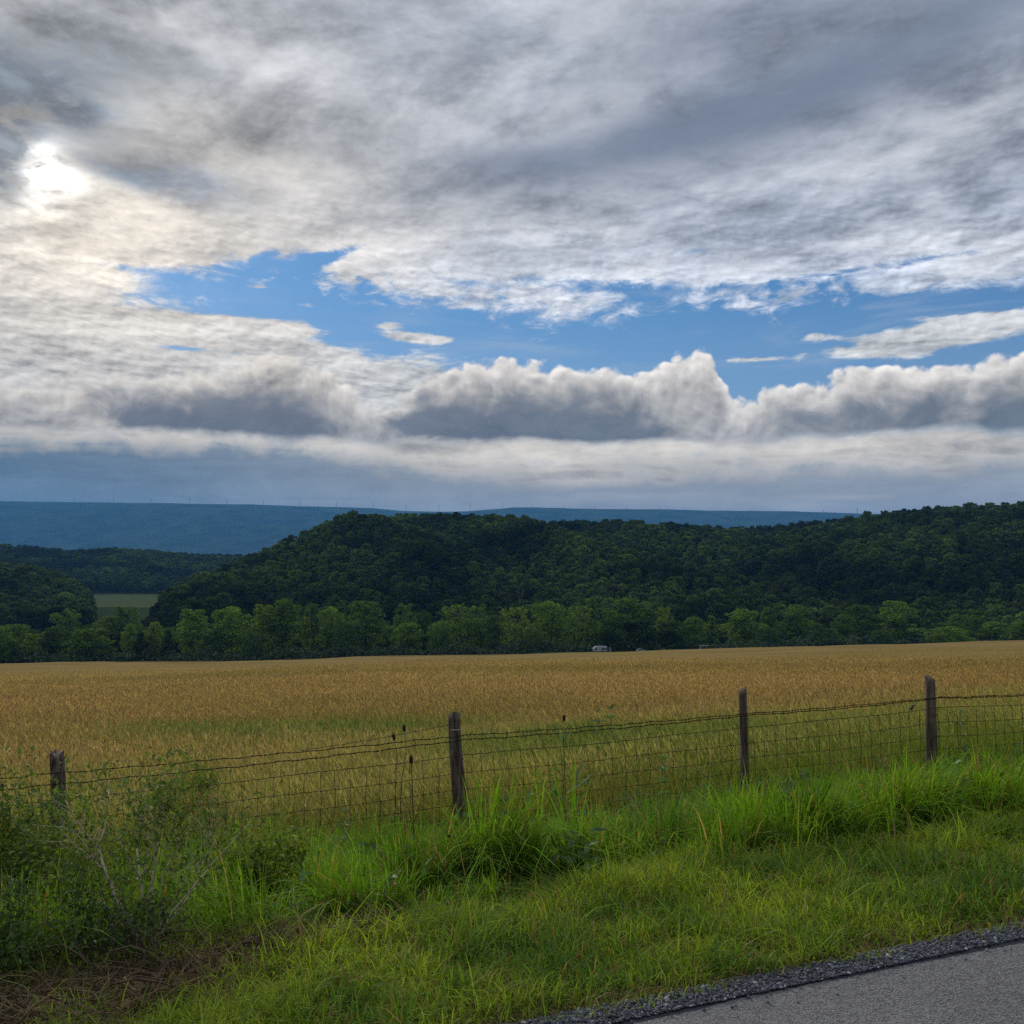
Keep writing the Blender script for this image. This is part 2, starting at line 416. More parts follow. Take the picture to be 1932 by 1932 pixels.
# wooded hill: skyline of its trees in the photo and how far that skyline lies
H_U = np.array([-400, 230, 285, 320, 400, 470, 560, 620, 660, 750, 860, 940, 1070, 1200, 1310, 1440, 1500, 1600, 1690, 1790, 1932, 2300, 2900])
H_Y = np.array([1200, 1200, 1162, 1112, 1077, 1050, 1012, 987, 975, 970, 971, 979, 986, 990, 992, 997, 988, 977, 968, 957, 954, 940, 960])
H_D = np.array([600, 640, 690, 720, 800, 860, 930, 970, 1000, 1040, 1080, 1110, 1150, 1200, 1230, 1250, 1200, 1130, 1080, 1040, 1000, 960, 960])
TREE_H = 13.0
# low rise on the left, in front
L_U = np.array([-2000, -600, 0, 80, 130, 165, 185, 300]); L_Y = np.array([1000, 1020, 1061, 1072, 1090, 1108, 1150, 1260]); L_D = 960.0
# wooded rise beyond the valley field
B_U = np.array([-2000, -300, 0, 65, 130, 200, 270, 360, 490, 700, 1500]); B_Y = np.array([1000, 1020, 1031, 1037, 1043, 1038, 1042, 1050, 1052, 1058, 1060]); B_D = 1900.0
# long ridge far away
R_U = np.array([-3000, -600, 0, 200, 400, 560, 700, 760, 830, 880, 920, 960, 1010, 1100, 1200, 1350, 1500, 1650, 1800, 2400, 4500])
R_Y = np.array([960, 946, 946.5, 948, 952, 956, 960, 964, 965.5, 965, 962, 959, 958.5, 960, 962, 964, 965.5, 970, 973, 975, 985])
R_D = 11000.0
FLOOR = -53.0

def ground_z(x, y):
    x = np.asarray(x, float); y = np.asarray(y, float)
    s, n = sn(x, y)
    near = road_z(s) + np.interp(n, PN_X, PN_Z)
    near = near + (fbm(x * 0.9, y * 0.9, 3, 3) - 0.5) * 0.10 * smooth01((n - 3.5) / 1.5)
    yy = np.maximum(y, 0.0)
    und = (fbm(x / 60.0, y / 45.0, 21, 3) - 0.5) * 3.0 * smooth01((y - 25) / 80)
    crest = 1.7 * np.exp(-((x - 150) / 95) ** 2 - ((y - 330) / 110) ** 2)
    fld = -1.66 - 0.1005 * (y - 12) + 0.018 * np.clip(x, -900, 900) + und + crest
    t = smooth01((n - 10.0) / 16.0)
    z = near * (1 - t) + fld * t
    z = np.where(n < 0, near, z)
    front = y > 60
    u = np.where(front, U_OF(x, np.maximum(y, 1.0)), 966)
    # valley floor
    fl = FLOOR - 0.004 * np.clip(yy - 500, 0, 900) + (fbm(x / 150.0, y / 150.0, 5, 3) - 0.5) * 2.0
    k = smooth01((y - 470) / 60.0)
    z = np.where(front, z * (1 - k) + np.maximum(fl, np.minimum(z, fl + 3)) * k, z)
    # hill
    hd = np.interp(u, H_U, H_D); hz = drop(np.interp(u, H_U, H_Y), hd, TREE_H)
    foot = 545.0
    tt = np.clip((yy - foot) / np.maximum(hd - foot, 30), 0, 1)
    up = np.sin(tt * math.pi / 2) ** 1.15
    spur = (np.abs(fbm((x + 0.55 * y) / 170.0, (y - 0.3 * x) / 330.0, 31, 3) - 0.5) * 2 - 0.35) * 34 * np.sin(tt * math.pi) ** 0.8
    back = smooth01((yy - hd - 20) / 500.0)
    hill = (hz - FLOOR) * up + spur * np.clip((hz - FLOOR) / 60, 0, 1)
    hill = np.where(yy > hd, (hz - FLOOR) * (1 - back), hill)
    z = np.where(front, np.maximum(z, FLOOR + np.maximum(hill, 0) - 2.5), z)
    # left rise
    lz = drop(np.interp(u, L_U, L_Y), L_D, TREE_H)
    lt = smooth01((yy - 660) / (L_D - 660)) * (1 - smooth01((yy - L_D) / 160))
    z = np.where(front & (u < 300), np.maximum(z, FLOOR + (lz - FLOOR) * lt - 1.5), z)
    # far wooded rise
    bz = drop(np.interp(u, B_U, B_Y), B_D, TREE_H)
    bt = smooth01((yy - 1300) / (B_D - 1300)) ** 0.8 * (1 - smooth01((yy - B_D) / 900))
    z = np.where(front, np.maximum(z, FLOOR - 4 + (bz - FLOOR + 4) * bt), z)
    # long ridge
    rz = drop(np.interp(u, R_U, R_Y), R_D)
    rt = np.clip((yy - 7600) / (R_D - 7600), 0, 1)
    rr = (rz - FLOOR) * (0.5 - 0.5 * np.cos(rt * math.pi)) ** 0.85
    rr = rr + (fbm(x / 900.0, y / 700.0, 44, 4) - 0.5) * 150 * np.sin(rt * math.pi)
    rb = 1 - smooth01((yy - R_D) / 3000)
    rr = np.where(yy > R_D, (rz - FLOOR) * rb, rr)
    foothill = 80 * np.exp(-((yy - 7200) / 600) ** 2) * fbm(x / 700.0, y / 900.0, 8, 3)
    z = np.where(y > 3000, np.maximum(z, FLOOR + np.maximum(rr, foothill)), z)
    return z

def hit(px, py, h=0.0, lo=1.5, hi=700.0):
    """the point of the ground (raised by h) a photo point looks at"""
    d = ray(px, py); ts = np.geomspace(lo, hi, 4000)
    x, y, z = d.x * ts, d.y * ts, EYE + d.z * ts
    g = ground_z(x, y) + h
    i = np.argmax(z < g)
    return Vector((x[i], y[i], g[i] - h))

# ------------------------------------------------------------------ materials
def new_mat(name):
    m = bpy.data.materials.new(name); m.use_nodes = True
    m.node_tree.nodes.clear(); return m, m.node_tree
def finish(nt, shader):
    o = nt.nodes.new('ShaderNodeOutputMaterial'); nt.links.new(shader, o.inputs[0])
def principled(nt, color, rough=0.8, spec=0.3, bump=None, bump_s=0.3, bump_d=0.02, metal=0.0):
    p = nt.nodes.new('ShaderNodeBsdfPrincipled')
    plug(nt, p.inputs['Base Color'], color); plug(nt, p.inputs['Roughness'], rough)
    p.inputs['Specular IOR Level'].default_value = spec; p.inputs['Metallic'].default_value = metal
    if bump is not None:
        b = nt.nodes.new('ShaderNodeBump'); b.inputs['Strength'].default_value = bump_s; b.inputs['Distance'].default_value = bump_d
        plug(nt, b.inputs['Height'], bump); nt.links.new(b.outputs[0], p.inputs['Normal'])
    return p.outputs[0]
def pos(nt):
    g = nt.nodes.new('ShaderNodeNewGeometry'); return X(nt, g.outputs['Position'])
def objc(nt):
    g = nt.nodes.new('ShaderNodeTexCoord'); return X(nt, g.outputs['Object'])
def attr(nt, name, typ='GEOMETRY', out='Color'):
    a = nt.nodes.new('ShaderNodeAttribute'); a.attribute_name = name; a.attribute_type = typ; return X(nt, a.outputs[out])
def scale_v(nt, v, sx, sy, sz):
    n = nt.nodes.new('ShaderNodeVectorMath'); n.operation = 'MULTIPLY'; plug(nt, n.inputs[0], v); n.inputs[1].default_value = (sx, sy, sz)
    return X(nt, n.outputs[0])

def plain(name, col, rough=0.7, var=0.25, scale=6.0, spec=0.3, metal=0.0, bump=0.0):
    m, t = new_mat(name); p = objc(t)
    n = noise(t, p, scale, 5)
    a = tuple(c * (1 - var) for c in col); b = tuple(c * (1 + var) for c in col)
    c = mix(t, sstep(t, n, 0.3, 0.7), a, b)
    finish(t, principled(t, c, rough, spec, n if bump else None, bump, 0.01, metal)); return m

def leafy(name, trans=0.35, gloss=0.06, rough=0.5, mode='tone', base=(0.05, 0.08, 0.02)):
    """thin leaves: diffuse, light let through, a little sheen"""
    m, t = new_mat(name)
    if mode == 'tone': c = attr(t, 'tone')
    else: c = mode(t)
    d = t.nodes.new('ShaderNodeBsdfDiffuse'); plug(t, d.inputs[0], c)
    tr = t.nodes.new('ShaderNodeBsdfTranslucent'); plug(t, tr.inputs[0], mix(t, 1.0, c, (1.25, 1.2, 0.6), 'MULTIPLY'))
    mx = t.nodes.new('ShaderNodeMixShader'); mx.inputs[0].default_value = trans
    t.links.new(d.outputs[0], mx.inputs[1]); t.links.new(tr.outputs[0], mx.inputs[2])
    res = mx.outputs[0]
    if gloss:
        g = t.nodes.new('ShaderNodeBsdfGlossy'); g.inputs['Roughness'].default_value = rough
        m2 = t.nodes.new('ShaderNodeMixShader'); m2.inputs[0].default_value = gloss
        t.links.new(res, m2.inputs[1]); t.links.new(g.outputs[0], m2.inputs[2]); res = m2.outputs[0]
    finish(t, res); return m

# ground: field, verge soil, wood floor, far valley field, by zone
gm, t = new_mat('ground')
P = pos(t); zn = attr(t, 'tone')
zs = t.nodes.new('ShaderNodeSeparateColor'); t.links.new(zn.o, zs.inputs[0])
z_field, z_wood, z_far = (X(t, zs.outputs[i]) for i in range(3))
nA = noise(t, scale_v(t, P, 0.016, 0.075, 0.0), 1.0, 7, 0.62, 0.8)
nB = noise(t, scale_v(t, P, 0.25, 0.6, 0.0), 1.0, 6, 0.65)
nC = noise(t, P, 9.0, 5, 0.7)
cf = mix(t, sstep(t, nA, 0.38, 0.62), (0.126, 0.094, 0.035), (0.172, 0.126, 0.051))
cf = mix(t, sstep(t, nB, 0.45, 0.75) * 0.65, cf, (0.108, 0.086, 0.026))
cf = mix(t, sstep(t, nC, 0.35, 0.7) * 0.35, cf, (0.16, 0.10, 0.036))
cs = mix(t, sstep(t, nC, 0.3, 0.7), (0.035, 0.030, 0.012), (0.07, 0.065, 0.022))
cw = mix(t, sstep(t, nB, 0.3, 0.7), (0.014, 0.022, 0.008), (0.03, 0.04, 0.014))
nR = noise(t, scale_v(t, P, 0.004, 0.004, 0.004), 1.0, 7, 0.6)
cr_ = mix(t, sstep(t, nR, 0.35, 0.65), (0.006, 0.018, 0.012), (0.026, 0.042, 0.024))
cm = mix(t, sstep(t, nB, 0.3, 0.7), (0.036, 0.050, 0.020), (0.052, 0.064, 0.026))
c = mix(t, z_field, cs, cf)
c = mix(t, z_wood, c, mix(t, z_far, cw, cr_))
c = mix(t, z_far * (1.0 - z_wood), c, cm)
d = t.nodes.new('ShaderNodeBsdfDiffuse'); plug(t, d.inputs[0], c)
b_ = t.nodes.new('ShaderNodeBump'); b_.inputs['Strength'].default_value = 0.5; b_.inputs['Distance'].default_value = 0.03
plug(t, b_.inputs['Height'], nC); t.links.new(b_.outputs[0], d.inputs['Normal'])
finish(t, d.outputs[0])

# polar sheet from the viewer's feet to beyond the ridge
ths = np.concatenate([np.linspace(-180, -42, 100, endpoint=False), np.linspace(-42, 42, 900, endpoint=False), np.linspace(42, 180, 100, endpoint=False)])
rs = np.concatenate([[0.0], np.geomspace(0.6, 24, 130), np.geomspace(24.7, 560, 110), np.geomspace(572, 2400, 100), np.geomspace(2450, 16500, 70)])
TH, RR = np.meshgrid(np.radians(ths), rs)
GX, GY = RR * np.sin(TH), RR * np.cos(TH)
GZ = ground_z(GX, GY)
gs, gn = sn(GX, GY)
GZ = np.where(np.abs(gn) < 3.4, GZ - 0.06, GZ)            # bed under the road sheet
gu = np.where(GY > 60, U_OF(GX, np.maximum(GY, 1)), 966)
zone = np.zeros((*GZ.shape, 3))
field = smooth01((gn - 9.5) / 6.0)
wood = smooth01((GY - 484) / 8) * (GY > 100)
valley = (GY > 1010) & (GY < 1300) & (gu > 160) & (gu < 330)
far_ = smooth01((GY - 2600) / 500)
mow = ((GY > 425) & (GY < 484) & (gu > 980) & (gu < 1320)).astype(float)
zone[..., 0] = field; zone[..., 1] = np.where(valley, 0, wood); zone[..., 2] = np.maximum(np.where(valley, 1.0, far_), mow * 0.85)
nr, na = TH.shape
I = np.arange(nr * na).reshape(nr, na)
q = np.stack([I[:-1], np.roll(I, -1, 1)[:-1], np.roll(I, -1, 1)[1:], I[1:]], -1)[1:].reshape(-1, 4)
tr0 = np.stack([I[0], np.roll(I, -1, 1)[1], I[1]], -1)
me = mesh_np('ground', np.stack([GX, GY, GZ], -1), q, tr0, zone.reshape(-1, 3), True, (gm,))
tag(ob('ground', me), kind='structure')

# road sheet and gravel edge
rm, t = new_mat('asphalt'); P = pos(t)
f1 = voro(t, P, 130.0); f2 = noise(t, P, 60.0, 4, 0.7); f3 = noise(t, P, 1.2, 5, 0.6)
vcol = voro(t, P, 130.0, 'F1', 1)
sv_ = t.nodes.new('ShaderNodeSeparateColor'); t.links.new(vcol.o, sv_.inputs[0])
g_ = 0.112 + (X(t, sv_.outputs[0]) - 0.5) * 0.11 + (f2 - 0.5) * 0.08 + (f3 - 0.5) * 0.05
g_ = g_ * lin(t, f1, 0.0, 0.75, 1.1, 0.55) * lin(t, noise(t, P, 0.5, 4, 0.6), 0.3, 0.7, 0.85, 1.15)
c = mix(t, 1.0, xyz(t, g_, g_, g_), (1.0, 0.99, 1.02), 'MULTIPLY')
finish(t, principled(t, c, 0.85, 0.3, f1, 0.8, 0.006))
ss = np.linspace(-60, 90, 260); nn = np.linspace(-3.3, 3.12, 14)
S_, N_ = np.meshgrid(ss, nn); N_ = N_.copy()
N_[-1] += (fbm(ss * 1.3, ss * 0, 4, 4) - 0.5) * 0.12
x_, y_ = xy_of(S_, N_)
z_ = road_z(S_) + 0.015 - 0.004 * (N_ / 3.1) ** 2
z_[-1] -= 0.010; z_[0] -= 0.05
I = np.arange(S_.size).reshape(S_.shape)
q = np.stack([I[:-1, :-1], I[:-1, 1:], I[1:, 1:], I[1:, :-1]], -1).reshape(-1, 4)
tag(ob('road', mesh_np('road', np.stack([x_, y_, z_], -1), q, None, None, True, (rm,))), kind='structure')
# ------------------------------------------------------------------ trees
def cards(C, Nn, size, rng, tilt=0.7):
    """small leaf-clump faces at C, facing roughly along Nn"""
    n = len(C)
    Nn = Nn + rng.normal(0, tilt, (n, 3)); Nn /= np.linalg.norm(Nn, axis=1, keepdims=True) + 1e-9
    r = rng.normal(0, 1, (n, 3)); A = np.cross(Nn, r); A /= np.linalg.norm(A, axis=1, keepdims=True) + 1e-9
    B = np.cross(Nn, A)
    sz = size * rng.uniform(0.6, 1.35, (n, 1))
    k = rng.uniform(0.55, 1.0, (n, 4, 1))
    V = np.stack([C + A * sz * k[:, 0], C + B * sz * k[:, 1] + Nn * sz * 0.25, C - A * sz * k[:, 2], C - B * sz * k[:, 3] - Nn * sz * 0.15], 1)
    return V.reshape(-1, 3), np.arange(4 * n).reshape(-1, 4)

def crown_lobes(rng, H, W, base, n, shape, nl_small=14):
    """centres and radii of the leafy masses of a crown; W = half width"""
    L = []
    for i in range(n):
        t = (i + rng.uniform(0.1, 0.9)) / n
        z = base + (H - base) * t
        if shape == 'round': prof = math.sqrt(max(0.03, 1 - (2 * t - 0.95) ** 2))
        elif shape == 'tall': prof = math.sqrt(max(0.05, 1 - (1.75 * t - 0.85) ** 2)) * 0.95
        elif shape == 'spire': prof = max(0.10, 1.0 - t) ** 0.8
        elif shape == 'spiky': prof = math.sqrt(max(0.1, 1 - (1.5 * t - 0.6) ** 2))
        else: prof = math.sqrt(max(0.05, 1 - (1.6 * t - 0.6) ** 2))
        a = i * 2.399 + rng.uniform(-0.5, 0.5); rad = W * prof * rng.uniform(0.25, 0.80)
        rr = W * rng.uniform(0.26, 0.44) * (0.55 + 0.45 * prof)
        if shape == 'spiky' and t > 0.55: rr *= 0.55
        L.append((rad * math.cos(a), rad * math.sin(a), min(z, H - rr * 0.7), rr))
    for i in range(nl_small):
        a = rng.uniform(0, 6.28); t = rng.uniform(.12, .98); prof = math.sqrt(max(0.05, 1 - (1.8 * t - 0.85) ** 2)) if shape != 'spire' else max(.12, 1 - t)
        rr = W * rng.uniform(0.10, 0.19)
        L.append((W * prof * rng.uniform(.7, 1.12) * math.cos(a), W * prof * rng.uniform(.7, 1.12) * math.sin(a), min(base + (H - base) * t, H - rr * .5), rr))
    L.append((0, 0, base + (H - base) * 0.5, W * 0.55))
    return np.array(L)

def crown_mesh(name, seed, H, W, base, nl, shape, ncard, size, mat, tilt=0.55):
    rng = np.random.default_rng(seed)
    L = crown_lobes(rng, H, W, base, nl, shape)
    pr = L[:, 3] ** 2; pk = rng.choice(len(L), ncard, p=pr / pr.sum())
    d = rng.normal(0, 1, (ncard, 3)); d /= np.linalg.norm(d, axis=1, keepdims=True)
    d[:, 2] = np.where((d[:, 2] < -0.2) & (rng.random(ncard) < 0.5), -d[:, 2], d[:, 2])
    rad = L[pk, 3] * np.where(rng.random(ncard) < 0.75, rng.normal(1.0, 0.09, ncard), rng.uniform(0.4, 1.0, ncard))
    st = 1.35 if shape == 'spiky' else 0.9
    C = L[pk, :3] + d * rad[:, None] * np.array([1, 1, st])
    C[:, 2] = np.maximum(C[:, 2], 0.4)
    V, q = cards(C, d.copy() + np.array([0, 0, 0.25]), size, rng, tilt)
    tone = rng.normal(1.0, 0.14, (ncard, 1)) * rng.normal(1.0, 0.09, len(L))[pk][:, None]
    col = np.clip(np.repeat(np.ones((ncard, 3)) * tone, 4, 0), 0.45, 1.7)
    return mesh_np(name, V, q, None, col, False, (mat,)), L

def trunk_mesh(name, L, H, r0, mat, rng, lean=0.0):
    b = MB()
    top = H * 0.72
    pts = [Vector((lean * (k / 6) ** 2 + rng.uniform(-.1, .1) * k / 6, rng.uniform(-.1, .1) * k / 6, -0.6 + (top + 0.6) * k / 6)) for k in range(7)]
    b.tube(pts, [r0 * (1.25 if k == 0 else 1 - 0.75 * k / 6) for k in range(7)], 7)
    for i in range(0, len(L) - 1, 2):
        x, y, z, r = L[i]
        s = max(0.25 * H * 0.5, min(top * 0.95, z - 0.6 * math.hypot(x, y)))
        k = (s + 0.6) / (top + 0.6) * 6; j = min(5, int(k)); p = pts[j].lerp(pts[j + 1], k - j)
        m = p.lerp(Vector((x, y, z)), 0.5) + Vector((0, 0, -0.25))
        b.tube([p, m, Vector((x, y, z))], [r0 * 0.38, r0 * 0.25, r0 * 0.1], 5)
    return b.mesh(name, mat, True)

def crown_color(base, rnd=0.30, inst=False):
    def f(t):
        tone = attr(t, 'tone')
        oi = t.nodes.new('ShaderNodeObjectInfo')
        r = X(t, oi.outputs['Random'])
        if inst:
            col = attr(t, 'tint', 'INSTANCER')
        else:
            col = X(t, oi.outputs['Color'])
        k = lin(t, r, 0.0, 1.0, 1 - rnd, 1 + rnd)
        c = mix(t, 1.0, mix(t, 1.0, col, tone, 'MULTIPLY'), xyz(t, k, k, k), 'MULTIPLY')
        return c
    return f

M_leaf = leafy('tree_leaves', 0.34, 0.0, 0.6, crown_color(None, 0.06))
M_wood_far = leafy('wood_leaves', 0.25, 0.0, 0.6, crown_color(None, 0.18, True))
M_bark = plain('bark', (0.075, 0.06, 0.045), 0.9, 0.35, 3.0)
M_pale = plain('pale_bark', (0.42, 0.40, 0.36), 0.85, 0.25, 2.0)

# --- hillside woods: far too many trees to count
def wood(name, X_, Y_, sc, tint):
    n = len(X_)
    Z_ = ground_z(X_, Y_)
    me = bpy.data.meshes.new(name)
    me.vertices.add(n); me.vertices.foreach_set('co', np.stack([X_, Y_, Z_], -1).astype(np.float32).ravel())
    def pa(nm, ty, key, arr):
        a = me.attributes.new(nm, ty, 'POINT'); a.data.foreach_set(key, np.asarray(arr).ravel())
    pa('size', 'FLOAT_VECTOR', 'vector', sc.astype(np.float32))
    pa('turn', 'FLOAT_VECTOR', 'vector', np.stack([np.zeros(n), np.zeros(n), RNG.uniform(0, 6.28, n)], -1).astype(np.float32))
    pa('pick', 'INT', 'value', RNG.integers(0, len(HILL_CROWNS), n).astype(np.int32))
    c4 = np.ones((n, 4), np.float32); c4[:, :3] = tint
    pa('tint', 'FLOAT_COLOR', 'color', c4)
    o = ob(name, me); tag(o, kind='stuff')
    ng = bpy.data.node_groups.new(name, 'GeometryNodeTree')
    ng.interface.new_socket('Geometry', in_out='INPUT', socket_type='NodeSocketGeometry')
    ng.interface.new_socket('Geometry', in_out='OUTPUT', socket_type='NodeSocketGeometry')
    gi, go = ng.nodes.new('NodeGroupInput'), ng.nodes.new('NodeGroupOutput')
    ip = ng.nodes.new('GeometryNodeInstanceOnPoints'); ci = ng.nodes.new('GeometryNodeCollectionInfo')
    ci.inputs['Collection'].default_value = HILL_COL; ci.inputs['Separate Children'].default_value = True; ci.inputs['Reset Children'].default_value = True
    ip.inputs['Pick Instance'].default_value = True
    def na(nm, ty):
        a = ng.nodes.new('GeometryNodeInputNamedAttribute'); a.data_type = ty; a.inputs['Name'].default_value = nm
        return [s for s in a.outputs if s.enabled and s.name == 'Attribute'][0]
    ng.links.new(gi.outputs[0], ip.inputs['Points']); ng.links.new(ci.outputs[0], ip.inputs['Instance'])
    ng.links.new(na('size', 'FLOAT_VECTOR'), ip.inputs['Scale']); ng.links.new(na('turn', 'FLOAT_VECTOR'), ip.inputs['Rotation'])
    ng.links.new(na('pick', 'INT'), ip.inputs['Instance Index']); ng.links.new(ip.outputs[0], go.inputs[0])
    md = o.modifiers.new('scatter', 'NODES'); md.node_group = ng
    return o

HILL_COL = bpy.data.collections.new('hill_crowns')
HILL_CROWNS = []
for k in range(9):
    cm_, _ = crown_mesh('hill_crown', 100 + k, 1.0 * TREE_H, 5.4, 3.0, 13, ['round', 'dome', 'tall'][k % 3], 1700, 0.60, M_wood_far, 0.35)
    o = bpy.data.objects.new('hill_crown', cm_); HILL_COL.objects.link(o); HILL_CROWNS.append(o)

def scatter_wood(y0, y1, umin, umax, spacing):
    """jittered grid in world metres, kept where the mask says wood"""
    xs = np.arange(-900, 900, spacing) if y1 < 1500 else np.arange(-1500, 1500, spacing)
    ys = np.arange(y0, y1, spacing)
    A, B = np.meshgrid(xs, ys); A = A + RNG.uniform(-.45, .45, A.shape) * spacing; B = B + RNG.uniform(-.45, .45, B.shape) * spacing
    A, B = A.ravel(), B.ravel(); u = U_OF(A, B)
    k = (u > umin) & (u < umax)
    return A[k], B[k], u[k]

def tints(n, x, y, haze=0.0):
    g = fbm(x / 60.0, y / 60.0, 71, 3); h = RNG.random(n)
    base = np.array([0.037, 0.060, 0.013])[None] * (0.38 + 1.35 * smooth01((g[:, None] - 0.2) / 0.6)) * RNG.uniform(0.65, 1.35, (n, 1))
    base = np.where((h < 0.12)[:, None], base * np.array([1.3, 1.3, 1.0]), base)
    base = np.where((h > 0.86)[:, None], base * np.array([0.85, 0.72, 1.0]), base)
    return base

x, y, u = scatter_wood(556, 1290, -260, 2200, 7.5)
hd = np.interp(u, H_U, H_D)
k = (u > 285) & (y < hd + 45) & (np.interp(u, H_U, H_Y) < 1190)
x, y, u = x[k], y[k], u[k]
sc = RNG.uniform(0.56, 1.20, (len(x), 1)) * np.stack([RNG.uniform(.85, 1.1, len(x)), RNG.uniform(.9, 1.2, len(x)), RNG.uniform(.85, 1.2, len(x))], -1)
wood('hillside_wood', x, y, sc, tints(len(x), x, y))

x, y, u = scatter_wood(640, 1010, -700, 178, 9.5)
k = (u < 172 - 0.0 * y) & ~((u > 150) & (y > 980))
x, y = x[k], y[k]
sc = RNG.uniform(0.75, 1.25, (len(x), 1)) * RNG.uniform(.9, 1.15, (len(x), 3))
wood('valley_wood', x, y, sc, tints(len(x), x, y) * 0.95)

x, y, u = scatter_wood(1300, 2000, -500, 700, 12.0)
sc = RNG.uniform(0.8, 1.35, (len(x), 1)) * RNG.uniform(.95, 1.2, (len(x), 3))
wood('distant_wood', x, y, sc, tints(len(x), x, y) * 0.9)
# ------------------------------------------------------------------ the creek tree line, tree by tree
def proto(kind, seed):
    spec = {'round': (24, 8.0, 1.5, 22, 'round', 3600, 0.52), 'tall': (27, 7.0, 2.0, 24, 'tall', 3600, 0.50),
            'spiky': (25, 7.0, 1.5, 30, 'spiky', 3400, 0.46), 'dome': (22, 8.0, 0.8, 20, 'dome', 3400, 0.52),
            'spire': (20, 4.2, 0.8, 20, 'spire', 2600, 0.46), 'low': (12, 7.5, 0.2, 18, 'dome', 2600, 0.44)}[kind]
    H, W, bs, nl, sh, nc, sz = spec
    cm, L = crown_mesh('crown', seed, H, W, bs, nl, sh, nc, sz, M_leaf)
    tm = trunk_mesh('trunk', L, H, 0.34 if kind != 'low' else 0.2, M_bark, random.Random(seed))
    pm = trunk_mesh('trunk', L, H, 0.42, M_pale, random.Random(seed))
    return H, W, cm, tm, pm
PROTO = {k: [proto(k, 500 + 31 * i + 7 * j) for j in range(3)] for i, k in enumerate(('round', 'tall', 'spiky', 'dome', 'spire', 'low'))}

def tree(name, px, py_top, w_px, kind, tone, Y, label, group=None, pale=False, cat='tree', i=[0]):
    i[0] += 1
    X_ = (px - C_PX) / F_PX * Y
    zb = float(ground_z(X_, Y)); zt = at(px, py_top, Y).z
    H, W, cm, tm, pm = PROTO[kind][i[0] % 3]
    h = max(zt - zb, 4.0); hw = w_px / F_PX * Y * 0.5 * (1.22 if w_px < 70 else 1.08)
    e = empty(name, (X_, Y, zb), (i[0] * 2.1) % 6.28)
    tag(e, label, cat, group)
    sx = hw / W
    for nm, m in (('crown', cm), ('trunk', pm if pale else tm)):
        o = ob(nm, m, e); o.scale = (sx, sx, h / H)
        o.color = (tone[0] * 1.35, tone[1] * 1.45, tone[2] * 0.85, 1)
    return e

